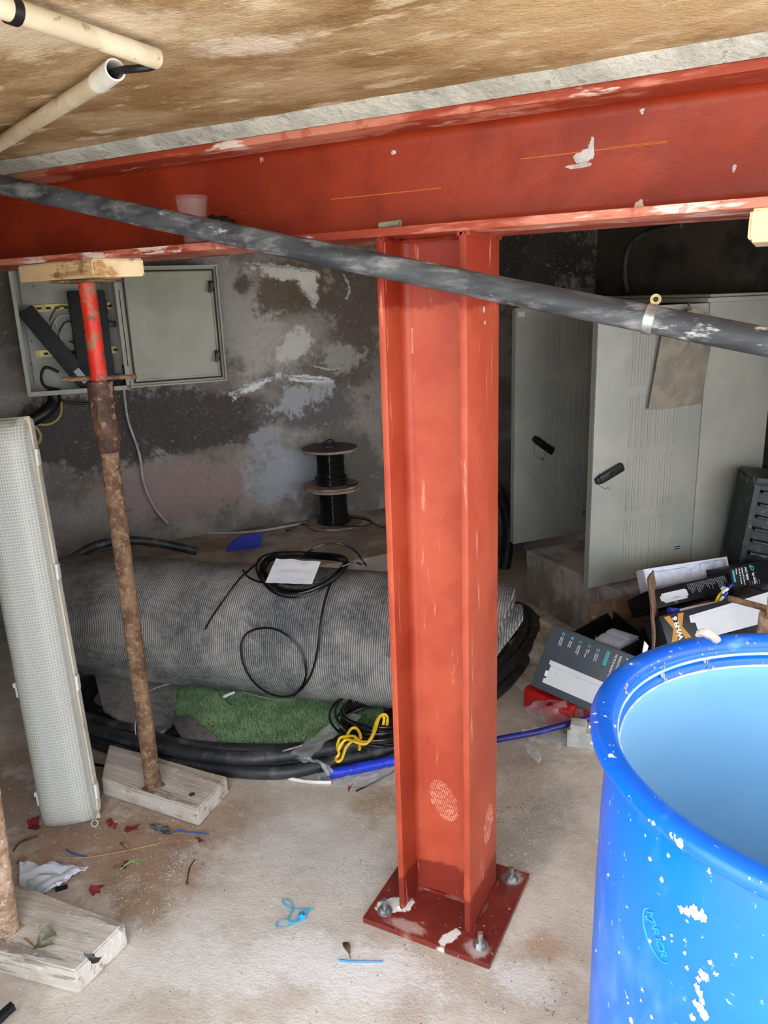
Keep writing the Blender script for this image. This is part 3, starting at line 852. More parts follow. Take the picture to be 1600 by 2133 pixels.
part('gear_tray', xf(box((0, 0.004, FL / 2), (0.11, 0.006, FL - 0.1), None, 0.001), FM), 'print_white', lamp)
for sx in (-1, 1):
    part('tube_lamp', xf(cyl((sx * 0.032, -0.022, 0.06), (sx * 0.032, -0.022, FL - 0.06), 0.012, 16), FM), 'print_white', lamp)
for sx in (-1, 1):
    for z in (0.09, 0.42, 0.74, FL - 0.11):
        part('clip', xf(join(box((sx * 0.081, 0.01, z), (0.007, 0.024, 0.042), None, 0.002), box((sx * 0.084, 0.002, z + 0.016), (0.006, 0.014, 0.014), None, 0.002)), FM), 'pvc_white', lamp)
part('hanger_ring', xf(lathe([(0.008, -0.001), (0.010, -0.001), (0.010, 0.001), (0.008, 0.001), (0.008, -0.001)], (0.07, -0.02, 0.004), 16, M=Matrix.Rotation(1.2, 4, 'X')), FM), 'pvc_white', lamp)
# ------------------------------------------------------------------ wall box with its open door
RN = R_UN.to_3x3()
def ub_box(u0, u1, n0, n1, z0, z1, bev=0.0):
    g = box(((u0 + u1) / 2, (n0 + n1) / 2, (z0 + z1) / 2), (abs(u1 - u0), abs(n1 - n0), abs(z1 - z0)), None, bev)
    return xf(g, R_UN)
bu0, bu1, bz0, bz1 = -0.8135, -0.4214, 1.0956, 1.60
ebox = root('wall_box', 'grey steel wall box standing open on the back wall', 'electrical box', UN((bu0 + bu1) / 2, 2.13, bz0), RN)
part('back_plate', ub_box(bu0, bu1, 2.125, 2.14, bz0, bz1), 'panel_grey', ebox)
part('mounting_plate', ub_box(bu0 + 0.03, bu1 - 0.03, 2.112, 2.118, bz0 + 0.03, bz1 - 0.02, 0.001), 'panel_grey', ebox)
for a, b in ((bu0, bu0 + 0.004), (bu1 - 0.004, bu1)):
    part('side_panel', ub_box(a, b, 2.0, 2.13, bz0, bz1), 'cabinet_paint', ebox)
part('bottom_panel', ub_box(bu0, bu1, 2.0, 2.13, bz0 - 0.004, bz0), 'cabinet_paint', ebox)
part('top_panel', ub_box(bu0, bu1, 2.0, 2.13, bz1, bz1 + 0.004), 'cabinet_paint', ebox)
lipw = 0.014
part('front_lip', join(ub_box(bu0, bu0 + lipw, 1.998, 2.001, bz0, bz1), ub_box(bu1 - lipw, bu1, 1.998, 2.001, bz0, bz1), ub_box(bu0, bu1, 1.998, 2.001, bz0, bz0 + lipw), ub_box(bu0, bu1, 1.998, 2.001, bz1 - lipw, bz1)), 'cabinet_paint', ebox)
for z in (1.4307, 1.2515):
    rail = part('din_rail', join(ub_box(bu0 + 0.05, bu1 - 0.03, 2.100, 2.111, z - 0.014, z - 0.010), ub_box(bu0 + 0.05, bu1 - 0.03, 2.100, 2.111, z + 0.010, z + 0.014), ub_box(bu0 + 0.05, bu1 - 0.03, 2.109, 2.111, z - 0.011, z + 0.011)), 'din_gold', ebox)
    for k in range(9):
        uu = bu0 + 0.08 + k * 0.034
        part('slot', ub_box(uu, uu + 0.018, 2.1075, 2.1088, z - 0.005, z + 0.004), 'matt_black', rail)
for px in ((-0.7341, 2.11, 1.5313), (-0.7328, 2.11, 1.5166), (-0.6035, 2.11, 1.4775), (-0.6837, 2.11, 1.3574), (-0.7705, 2.11, 1.3045), (-0.4755, 2.11, 1.5364), (-0.4737, 2.11, 1.5212), (-0.7837, 2.11, 1.2132)):
    part('screw_hole', ub_box(px[0] - 0.0025, px[0] + 0.0025, 2.110, 2.1125, px[2] - 0.0025, px[2] + 0.0025), 'matt_black', ebox)
du0, du1, dz0, dz1 = bu1 + 0.004, -0.0139, bz0 + 0.002, 1.581
door = part('door', ub_box(du0, du1, 2.02, 2.034, dz0, dz1, 0.002), 'cabinet_paint', ebox)
def frame4(u0, u1, z0, z1, w, n0, n1):
    return join(ub_box(u0, u0 + w, n0, n1, z0, z1), ub_box(u1 - w, u1, n0, n1, z0, z1), ub_box(u0 + w, u1 - w, n0, n1, z0, z0 + w), ub_box(u0 + w, u1 - w, n0, n1, z1 - w, z1))
part('folded_edge', frame4(du0, du1, dz0, dz1, 0.006, 2.004, 2.021), 'cabinet_paint', door)
part('gasket', frame4(du0 + 0.016, du1 - 0.016, dz0 + 0.016, dz1 - 0.016, 0.006, 2.013, 2.0205), 'gasket_dark', door)
part('inner_rib', frame4(du0 + 0.026, du1 - 0.026, dz0 + 0.026, dz1 - 0.026, 0.004, 2.014, 2.0205), 'cabinet_paint', door)
for z in (dz0 + 0.11, dz1 - 0.085):
    lt = part('latch', ub_box(du1 - 0.040, du1 - 0.024, 1.996, 2.021, z - 0.022, z + 0.022, 0.003), 'matt_black', door)
    part('cam', xf(box((0, 0, 0), (0.014, 0.004, 0.040), Matrix.Rotation(0.35, 3, 'Y'), 0.001), Matrix.Translation(UN(du1 - 0.036, 1.994, z - 0.008)) @ R_UN), 'rust_dark', lt)
for z in (dz0 + 0.06, dz1 - 0.06):
    part('hinge', xf(cyl((0, 0, -0.03), (0, 0, 0.03), 0.006, 10), Matrix.Translation(UN(bu1 + 0.002, 2.004, z))), 'cabinet_paint', ebox)
# things kept in the wall box
bar_c = Vector((-2.0217, 0.7905, 1.2789))
Rb = RN @ Matrix.Rotation(math.radians(58), 3, 'Y')
bar = root('power_strip', 'black power strip with white sticker leaning inside the wall box', 'power strip', bar_c, Rb)
MBar = Matrix.Translation(bar_c) @ Rb.to_4x4()
part('body', xf(box((0, 0, 0), (0.35, 0.05, 0.066), None, 0.004), MBar), 'matt_black', bar)
part('sticker', xf(box((0.145, -0.0255, 0.004), (0.062, 0.001, 0.026)), MBar), 'print_grey', bar)
part('cord', tube(((-2.0084, 0.7751, 1.1787), (-2.0298, 0.7338, 1.2015), (-2.0433, 0.7175, 1.1648), (-2.0366, 0.7256, 1.1257), (-2.0036, 0.7653, 1.1082)), 0.006, 8, smooth=6), 'black_rubber', bar)
ups = root('network_unit', 'black upright network unit inside the wall box behind the prop', 'device', (-1.9212, 0.8958, 1.1383), RN)
u0u, u1u = -0.6134, -0.4731
part('case', ub_box(u0u, u1u, 2.035, 2.10, bz0 + 0.012, 1.4919, 0.006), 'matt_black', ups)
part('side_rib', ub_box(u1u - 0.006, u1u + 0.006, 2.06, 2.10, bz0 + 0.30, bz0 + 0.36, 0.003), 'matt_black', ups)
part('plug', ub_box(u1u, u1u + 0.03, 2.05, 2.08, 1.3566 - 0.012, 1.3566 + 0.012, 0.004), 'black_rubber', ups)
random.seed(3)
for k in range(7):
    a = Vector((-1.9923, 0.8571, 1.3357)) + UN(random.uniform(-0.03, 0.03), random.uniform(-0.03, 0.02), random.uniform(-0.03, 0.04))
    P = [a + UN(0.06 * math.cos(t * 1.05 + k), -0.01 + 0.012 * math.sin(3 * t + k), 0.07 * math.sin(t * 1.05 + k)) for t in range(5)]
    thing('patch_cable', tube(P, 0.0032, 7, smooth=5), ('grey_cable', 'black_rubber', 'dark_grey_cable')[k % 3],
          ('pale grey', 'black', 'dark grey')[k % 3] + ' thin cable bunched inside the wall box', 'cable', 'cables bunched inside the wall box')
for k, (a, b) in enumerate((((-1.8914, 0.9159, 1.1168), (-1.84, 0.9621, 1.1025)), ((-1.8781, 0.9319, 1.1311), (-1.8484, 0.9833, 1.1301)), ((-1.8766, 0.9181, 1.1049), (-1.8245, 0.9652, 1.1165)))):
    a, b = Vector(a), Vector(b)
    P = [a, a.lerp(b, 0.4) + Vector((0, 0, 0.02)), b, b + Vector((0, 0, 0.09 + 0.03 * k))]
    thing('power_cable', tube(P, 0.0045, 8, smooth=6), 'black_rubber', 'black cable at right inside the wall box', 'cable', 'black cables at right inside the wall box')
# cables leaving the wall box
thing('thick_conduit', tube(((-2.0415, 0.7666, 1.1073), (-2.0383, 0.7548, 1.0579), (-2.038, 0.7082, 1.0252), (-2.0652, 0.6442, 0.9948), (-2.1096, 0.5439, 0.9801), (-2.158, 0.4543, 0.9795)), 0.026, 14, smooth=8), 'black_rubber', 'thick black conduit dropping from the wall box to the left', 'conduit')
thing('olive_cable', tube(((-2.0616, 0.805, 1.0905), (-2.0584, 0.8089, 1.0462), (-2.068, 0.7973, 0.9913), (-2.0834, 0.7474, 0.9662), (-2.1144, 0.6632, 0.9821)), 0.005, 8, smooth=8), 'olive_cable', 'olive cable hanging from the wall box in an open curve', 'cable')
thing('olive_cable', tube(((-2.0789, 0.6278, 0.993), (-2.0555, 0.656, 0.9779), (-2.0431, 0.6708, 0.9389), (-2.0506, 0.6618, 0.9066), (-2.0749, 0.6326, 0.891)), 0.006, 8, smooth=8), 'olive_cable', 'olive cable loop beside the top of the light fitting', 'cable')
thing('black_cable', tube(((-2.0586, 0.7773, 1.086), (-2.0211, 0.8069, 1.0516), (-1.974, 0.8635, 1.0414), (-1.929, 0.9332, 1.0537)), 0.005, 8, smooth=8), 'black_rubber', 'black cable slack under the wall box behind the prop', 'cable')
thing('grey_cable', tube(((-1.881, 0.991, 1.0965), (-1.9112, 1.0172, 1.0228), (-1.9195, 1.0308, 0.9368), (-1.9015, 1.0524, 0.7948), (-1.8998, 1.0544, 0.6742), (-1.8814, 1.0766, 0.5588), (-1.8472, 1.1099, 0.4737), (-1.8946, 1.2465, 0.381), (-1.7509, 1.267, 0.381), (-1.5633, 1.3535, 0.381), (-1.4435, 1.4986, 0.381), (-1.3999, 1.5843, 0.381)), 0.0055, 8, smooth=8), 'grey_cable', 'grey cable hanging down the back wall and along the ledge', 'cable')
thing('green_cable', tube(((-1.4729, 1.5445, 1.6469), (-1.3493, 1.6619, 1.6029), (-1.2319, 1.8032, 1.5731), (-1.0932, 1.97, 1.5501), (-0.9472, 2.1457, 1.5503)), 0.005, 8, smooth=8), 'green_cable', 'dark green cable sagging along the top of the back wall', 'cable')
# flaking plaster lips standing off the back wall
WB = bpy.data.objects['wall_back']
def lips(P, w, seed):
    P = spline(P, 26)
    gs = []
    for i, p in enumerate(P):
        if i % 2 == 0 or noise.noise(p * 25) > 0.1:
            gs.append(lump(p + Vector((0, 0, 0.006 * noise.noise(p * 60))), (0.008 * (0.5 + 1.2 * abs(noise.noise(p * 30))), 0.004, w * (0.3 + 1.2 * abs(noise.noise(p * 22 + Vector((seed, 0, 0)))))), seed + i, 2, 0.8, RN))
    return join(*gs)
for k, (P, w) in enumerate(((((-1.6382, 1.3879, 1.0209), (-1.591, 1.4447, 1.0502), (-1.5389, 1.5074, 1.0795), (-1.4947, 1.5606, 1.0834)), 0.009), (((-1.4722, 1.5877, 1.0898), (-1.413, 1.6589, 1.0698), (-1.343, 1.743, 1.0529)), 0.007),
                            (((-1.5752, 1.4637, 1.5974), (-1.4922, 1.5636, 1.5832), (-1.4211, 1.6491, 1.5689), (-1.3557, 1.7278, 1.5523)), 0.008), (((-1.3727, 1.7074, 1.124), (-1.335, 1.7527, 1.1021), (-1.2879, 1.8093, 1.1063)), 0.005),
                            (((-1.3752, 1.7043, 1.436), (-1.3613, 1.721, 1.4095), (-1.3665, 1.7148, 1.3925)), 0.014), (((-1.2656, 1.8362, 1.5389), (-1.2477, 1.8577, 1.4734), (-1.2585, 1.8447, 1.4259)), 0.006))):
    part('plaster_lip', lips(P, w, 11 * k), 'white_splash', WB)

# ------------------------------------------------------------------ cable spools on the ledge
def spool(c, label, dark):
    c = Vector(c)
    r = root('cable_spool', label, 'cable spool', c, group='cable spools stacked on the ledge')
    H = 0.186
    part('flange', lathe([(0.018, 0), (0.131, 0), (0.133, 0.002), (0.133, 0.009), (0.131, 0.011), (0.018, 0.011), (0.018, 0)], c, 48), 'spool_wood', r)
    part('flange', lathe([(0.018, H - 0.011), (0.131, H - 0.011), (0.133, H - 0.009), (0.133, H - 0.002), (0.131, H), (0.018, H), (0.018, H - 0.011)], c, 48), 'spool_wood', r)
    if dark:
        part('paper_disc', lathe([(0.020, H + 0.0004), (0.127, H + 0.0004), (0.127, H + 0.0012), (0.020, H + 0.0012)], c, 40), 'spool_dark', r)
    prof = []
    k = 26
    for i in range(k * 4 + 1):
        t = i / (k * 4)
        rr = 0.064 + 0.0016 * math.cos(2 * math.pi * t * k) + (0.016 * max(0, 1 - t / 0.28) if not dark else 0.010 * (t < 0.24))
        prof.append((rr, 0.011 + (H - 0.022) * t))
    part('wound_cable', lathe(prof, c, 36), 'black_rubber', r)
    part('core', cyl(c + Vector((0, 0, 0.002)), c + Vector((0, 0, H - 0.002)), 0.017, 20), 'kraft_card', r)
    d = Vector((0.42, -0.9, 0)).normalized()
    sd = Vector((d.y, -d.x, 0))
    gs = []
    for i in range(24):
        z = 0.02 + i * 0.0068
        rr = 0.0662 + (0.016 * max(0, 1 - (z / H) / 0.28) if not dark else 0.010 * (z / H < 0.24))
        gs.append(box(c + d * rr + sd * (-0.002 + 0.002 * math.sin(i * 1.3)) + Vector((0, 0, z)), (0.0035, 0.0012, 0.0026), Matrix.Rotation(math.atan2(d.y, d.x) + math.pi / 2, 3, 'Z')))
    part('cable_print', join(*gs), 'winding_print', r, smooth=0)
    return r, H
SP = Vector((-1.2517, 1.6152, 0.381))
sp1, H = spool(SP, 'lower of two stacked wooden spools of black cable', False)
sp2, H = spool(SP + Vector((-0.006, 0.002, H + 0.001)), 'upper of two stacked wooden spools of black cable', True)
part('loose_end', tube([SP + Vector((0.07 * math.cos(a), 0.07 * math.sin(a), 0.017)) + Vector((0.075 + 0.05 * math.cos(a), 0, 0)) for a in [k * 0.42 - 2.4 for k in range(12)]], 0.0035, 7, smooth=5), 'black_rubber', sp1)
T2 = SP + Vector((0, 0, 2 * H + 0.004))
part('loose_end', tube([T2 + Vector(p) for p in ((-0.035, -0.01, 0.0), (-0.025, -0.01, 0.02), (0.0, -0.006, 0.036), (0.022, 0.0, 0.026), (0.028, 0.004, 0.004))], 0.003, 7, smooth=6), 'black_rubber', sp2)
part('loose_end', tube([SP + Vector((0.066, 0, H + 0.02)), SP + Vector((0.09, -0.02, H + 0.018)), SP + Vector((0.12, 0.0, H + 0.016)), SP + Vector((0.128, 0.02, H + 0.02))], 0.003, 7, smooth=6), 'black_rubber', sp2)
thing('dark_cable', tube(((-1.2829, 1.7765, 0.38), (-1.166, 1.7633, 0.38), (-1.0299, 1.6551, 0.38), (-0.9301, 1.6585, 0.38), (-0.8784, 1.7621, 0.38)), 0.003, 7, smooth=6), 'dark_grey_cable', 'thin dark cable trailing on the ledge beside the spools', 'cable')
for k, p in enumerate(((-1.411, 1.4337, 0.379), (-1.4115, 1.4751, 0.379), (-1.3944, 1.5411, 0.379))):
    thing('wall_plug', cyl(Vector(p) + Vector((0, 0, 0.005)), Vector(p) + Vector((0.022, 0.01, 0.006)), 0.005, 8, 0.003), 'black_rubber', 'small black plug lying on the ledge left of the spools', 'wall plug', 'black plugs on the ledge')
# blue plastic blade leaning on the ledge
bq = ((-0.1232, 0.3569), (-0.1113, 0.3948), (-0.0879, 0.4198), (-0.0524, 0.4363), (-0.0046, 0.4422), (0.047, 0.4365), (0.0277, 0.3317))
thing('plastic_scraper', prism([(x, -y) for x, y in bq], -0.006, 0.006, Matrix.Translation(UN(0, 1.84, 0)) @ R_UN @ Matrix.Rotation(-math.pi / 2, 4, 'X')), 'blue_plastic', 'dark blue quarter round plastic piece standing behind the carpet roll', 'plastic piece')

# ------------------------------------------------------------------ big coil of black pipe
CP = [(-.93, 1.36), (-.83, 1.18), (-.714, 1.033), (-.615, .905), (-.485, .79), (-.35, .70), (-.22, .642), (-.07, .617), (.107, .607), (.35, .652), (.637, .775),
      (.881, .95), (1.07, 1.15), (1.14, 1.33), (1.06, 1.42), (.8, 1.41), (.4, 1.40), (-.1, 1.42), (-.55, 1.60), (-.85, 1.62), (-.95, 1.5)]
coil = root('pipe_coil', 'large coil of dusty black pipe lying on the floor round the turf', 'pipe coil', UN(0.1, 1.15, 0.0), RN)
cc = Vector((0.1, 1.17))
for k, (off, top) in enumerate(((0.024, 0), (0.068, 0), (0.112, 0), (0.156, 0), (0.046, 1), (0.090, 2), (0.200, 0))):
    P = []
    for i, (a, b) in enumerate(CP):
        v = Vector((a, b)) - cc
        L = v.length
        v = cc + v * ((L - off - 0.008 * math.sin(i * 1.9 + k * 2.1)) / L)
        # the upper turns ride on the lower ones; the last one sinks between them along the front
        lift = 0.0215 + (0.037 if top == 1 or (top == 2 and b > 0.74) else (0.030 if top == 2 else 0.0))
        P.append(UN(v.x, v.y, lift))
    part('turn', tube(P, 0.0215, 14, closed=True, smooth=8), 'pe_pipe', coil)
thing('black_hose', tube(((-1.8552, 0.4901, 0.3878), (-1.8116, 0.5426, 0.4759), (-1.7453, 0.6223, 0.5188), (-1.6753, 0.7066, 0.5194), (-1.5993, 0.798, 0.4903), (-1.4901, 0.8981, 0.437)), 0.018, 12, smooth=8), 'pe_pipe', 'black hose arching over the back left of the carpet roll', 'hose')
thing('black_hose', tube(((-0.7579, 2.2952, 0.5204), (-0.6827, 2.3544, 0.4216), (-0.6441, 2.3852, 0.2953), (-0.6244, 2.3776, 0.1675), (-0.6279, 2.3421, 0.0418), (-0.6353, 2.2862, -0.0776), (-0.6408, 2.2328, -0.2105)), 0.031, 16, smooth=8), 'pe_pipe', 'thick black hose standing against the back wall right of column', 'hose')

# ------------------------------------------------------------------ rolled artificial turf
RAX, RC0 = Vector((0.978, 0.2085, 0.0)), Vector((-0.75, 0.68, 0.3))
RSIDE = Vector((-RAX.y, RAX.x, 0))
RM = basis(RC0 - Vector((0, 0, RC0.z)), RAX, RSIDE, (0, 0, 1))
roll = root('carpet_roll', 'big dusty roll of artificial turf, grey ribbed backing outwards', 'carpet roll', RM.to_translation(), RM.to_3x3())
def spiral_roll():
    turns, seg, nx = 4.25, 40, 44
    N_ = int(turns * seg)
    s0, s1 = -1.06, 0.62
    V, F = [], []
    for side in (0, 1):
        for i in range(N_ + 1):
            th = 2 * math.pi * i / seg
            q = i / N_
            rr = 0.105 + (0.25 - 0.105) * q - (0.020 if side else 0.0)
            a0 = -0.95 - 2 * math.pi * turns
            ang = a0 + th
            for j in range(nx + 1):
                t = j / nx
                st = 0.02 * noise.noise(Vector((i * 0.05, 3.0, 0))) + 0.05 * (1 - q)
                s = (s0 + st * 1.5) * (1 - t) + (s1 + 0.035 + st - 0.15 * (0.5 - 0.5 * math.sin(ang))) * t
                w = 1.0 + 0.03 * noise.noise(Vector((s * 2.1, math.cos(ang) * 1.2, math.sin(ang) * 1.2)))
                w *= 1 - 0.10 * max(0, (s - 0.35) / 0.3) ** 1.5 - 0.05 * max(0, (-0.75 - s) / 0.3)
                x, z = math.cos(ang) * rr * w, math.sin(ang) * rr * w * 0.97
                z = max(z, -0.243)
                V.append(Vector(RM @ Vector((s, x, RC0.z + z))))
    m = nx + 1
    A = (N_ + 1) * m
    for i in range(N_):
        for j in range(nx):
            F.append((i * m + j, i * m + j + 1, (i + 1) * m + j + 1, (i + 1) * m + j))
            F.append((A + i * m + j, A + (i + 1) * m + j, A + (i + 1) * m + j + 1, A + i * m + j + 1))
        for j, fl in ((0, 1), (nx, 0)):
            q = (i * m + j, (i + 1) * m + j, A + (i + 1) * m + j, A + i * m + j)
            F.append(q if fl else q[::-1])
    for i in (0, N_):
        for j in range(nx):
            F.append((i * m + j, i * m + j + 1, A + i * m + j + 1, A + i * m + j))
    return V, F
part('rolled_sheet', spiral_roll(), 'carpet_back', roll, smooth=50)
def polyslab(P, th, amp=0.0, sub=3, xy=0.0):
    """flat irregular sheet through the given points (a fan, refined) with thickness th"""
    bm = bmesh.new()
    vs = [bm.verts.new(Vector(p)) for p in P]
    f = bm.faces.new(vs)
    bmesh.ops.triangulate(bm, faces=[f])
    for _ in range(sub):
        bmesh.ops.subdivide_edges(bm, edges=bm.edges[:], cuts=1, use_grid_fill=False)
    bmesh.ops.triangulate(bm, faces=bm.faces[:])
    bm.normal_update()
    if sum(f.normal.z for f in bm.faces) < 0:
        bmesh.ops.reverse_faces(bm, faces=bm.faces[:])
    for v in bm.verts:
        v.co += Vector((xy * noise.noise(v.co * 70), xy * noise.noise(v.co * 70 + Vector((9, 4, 2))), 0))
        v.co.z += amp * noise.noise(v.co * 11) + 0.25 * amp * noise.noise(v.co * 45)
    bmesh.ops.solidify(bm, geom=bm.faces[:], thickness=th)
    bm.verts.index_update()
    out = [v.co.copy() for v in bm.verts], [tuple(v.index for v in f.verts) for f in bm.faces]
    bm.free()
    return out
flapP = ((-1.6032, 0.3944, 0.1), (-1.6412, 0.5, 0.1), (-1.6365, 0.5945, 0.1), (-1.4489, 0.5994, 0.1), (-1.3488, 0.5836, 0.09), (-1.2249, 0.4173, 0.09), (-1.1139, 0.2806, 0.075), (-1.1027, 0.1948, 0.075), (-1.231, 0.1963, 0.075), (-1.3875, 0.2298, 0.075))
part('loose_flap', polyslab(flapP, 0.012, 0.012), 'carpet_back', roll)
part('loose_flap', polyslab(((-1.1381, 0.2926, 0.07), (-1.1002, 0.3364, 0.07), (-0.9476, 0.2718, 0.07), (-0.8484, 0.2303, 0.07), (-0.895, 0.198, 0.07), (-1.012, 0.2063, 0.07)), 0.012, 0.006), 'carpet_back', roll)
turfP = ((-1.1395, 0.3061, 0.055), (-1.4017, 0.6272, 0.055), (-1.3745, 0.6747, 0.055), (-1.1867, 0.5627, 0.055), (-1.0195, 0.5753, 0.055), (-0.8128, 0.6414, 0.055), (-0.6146, 0.7119, 0.055), (-0.5064, 0.6506, 0.055), (-0.4953, 0.4907, 0.055), (-0.5562, 0.3791, 0.055), (-0.6535, 0.3069, 0.055), (-0.7826, 0.2556, 0.055), (-0.9186, 0.2582, 0.055), (-1.0487, 0.3057, 0.055))
turf = root('turf_offcut', 'piece of green artificial turf spread inside the pipe coil', 'artificial turf', (-0.9082, 0.4734, -0.0))
part('backing', polyslab(turfP, 0.03, 0.004), 'turf_base', turf)
def inside(x, y, P):
    c = False
    for i in range(len(P)):
        a, b = P[i], P[i - 1]
        if (a[1] > y) != (b[1] > y) and x < (b[0] - a[0]) * (y - a[1]) / (b[1] - a[1]) + a[0]:
            c = not c
    return c
random.seed(5)
xs = [p[0] for p in turfP]; ys = [p[1] for p in turfP]
V, F = [], []
while len(F) < 26000:
    x, y = random.uniform(min(xs), max(xs)), random.uniform(min(ys), max(ys))
    if not inside(x, y, turfP):
        continue
    a = random.uniform(0, 6.28); t = 0.010
    w = 0.0009
    h = random.uniform(0.010, 0.018)
    b = Vector((x, y, 0.053 + 0.004 * noise.noise(Vector((x, y, 0.055)) * 11)))
    i = len(V)
    V += [b + Vector((w * math.cos(a), w * math.sin(a), 0)), b - Vector((w * math.cos(a), w * math.sin(a), 0)), b + Vector((random.uniform(-t, t), random.uniform(-t, t), h))]
    F.append((i, i + 1, i + 2))
part('pile', (V, F), 'turf_green', turf, smooth=0, kind='stuff')

# thin black cable coiled on top of the roll, its slack hanging down the front
ccoil = root('cable_coil', 'thin black cable coiled on top of the carpet roll with loop hanging down', 'cable coil', (-0.786, 0.6257, 0.5519))
CT = Vector((-0.7802, 0.629, 0.555))
def on_roll(x, y, up=0.006):
    v = Vector((x, y, 0)) - Vector((RC0.x, RC0.y, 0))
    d = v.dot(RSIDE)
    return Vector((x, y, RC0.z + 0.97 * math.sqrt(max(0.012, 0.254 ** 2 - d * d)) + up))
random.seed(9)
for k in range(8):
    r1, r2 = 0.150 + 0.012 * random.uniform(-1, 1), 0.118 + 0.014 * random.uniform(-1, 1)
    ox, oy = random.uniform(-0.008, 0.008), random.uniform(-0.012, 0.012)
    ph = random.uniform(0, 1)
    P = []
    for i in range(16):
        a = 2 * math.pi * i / 16 + ph
        q = CT + RAX * (r1 * math.cos(a) + ox) + RSIDE * (r2 * math.sin(a) + oy)
        P.append(on_roll(q.x, q.y, 0.004 + 0.003 * k))
    part('turn', tube(P, 0.0036, 7, closed=True, smooth=4), 'black_gloss', ccoil)
part('slack', tube(((-0.6343, 0.6432, 0.5488), (-0.6444, 0.6087, 0.539), (-0.6467, 0.5804, 0.5267), (-0.6405, 0.5266, 0.4889), (-0.6311, 0.4778, 0.4266), (-0.6296, 0.4501, 0.3554), (-0.6514, 0.4409, 0.2711), (-0.7041, 0.4512, 0.1946), (-0.7713, 0.4666, 0.1456), (-0.8302, 0.4533, 0.1467), (-0.8635, 0.4159, 0.1976), (-0.8825, 0.3925, 0.2647), (-0.8896, 0.3907, 0.3333), (-0.8756, 0.404, 0.3781), (-0.8325, 0.4216, 0.4003), (-0.7752, 0.4343, 0.4015), (-0.7177, 0.4367, 0.3753), (-0.6798, 0.4348, 0.3277), (-0.6709, 0.437, 0.269), (-0.6958, 0.4461, 0.2112), (-0.749, 0.4683, 0.1497)), 0.0036, 7, smooth=6), 'black_gloss', ccoil)
part('slack', tube(((-1.0203, 0.3751, 0.3838), (-0.9999, 0.4013, 0.43), (-0.9775, 0.4429, 0.4775), (-0.9632, 0.509, 0.5246), (-0.9532, 0.566, 0.5465), (-0.9564, 0.6134, 0.555), (-0.9725, 0.6501, 0.5554)), 0.0036, 7, smooth=6), 'black_gloss', ccoil)
part('slack', tube(((-0.9736, 0.5436, 0.5408), (-0.9442, 0.5246, 0.5305), (-0.8898, 0.5166, 0.5201), (-0.8207, 0.5289, 0.5187)), 0.0036, 7, smooth=6), 'black_gloss', ccoil)
part('slack', tube(((-0.8088, 0.657, 0.57), (-0.7712, 0.6535, 0.6), (-0.732, 0.6761, 0.62), (-0.6891, 0.7094, 0.62), (-0.6327, 0.7176, 0.6), (-0.5954, 0.7077, 0.57), (-0.5908, 0.718, 0.55)), 0.0036, 7, smooth=6), 'black_gloss', ccoil)
part('slack', tube(((-0.6334, 0.631, 0.57), (-0.6106, 0.6656, 0.575), (-0.5783, 0.6729, 0.57), (-0.565, 0.6776, 0.56)), 0.0036, 7, smooth=6), 'black_gloss', ccoil)
pq = ((-0.8457, 0.4922, 0.5333), (-0.689, 0.5307, 0.5367), (-0.7047, 0.615, 0.583), (-0.8663, 0.589, 0.583))
thing('paper_sheet', sheet(grid(10, 8, lambda a, b: (Vector(pq[0]).lerp(Vector(pq[1]), a)).lerp(Vector(pq[3]).lerp(Vector(pq[2]), a), b) + Vector((0, 0, 0.004 * noise.noise(Vector((a * 4, b * 4, 1)))))), 0.0012), 'paper_white', 'white paper sheet lying on the black cable coil', 'paper')
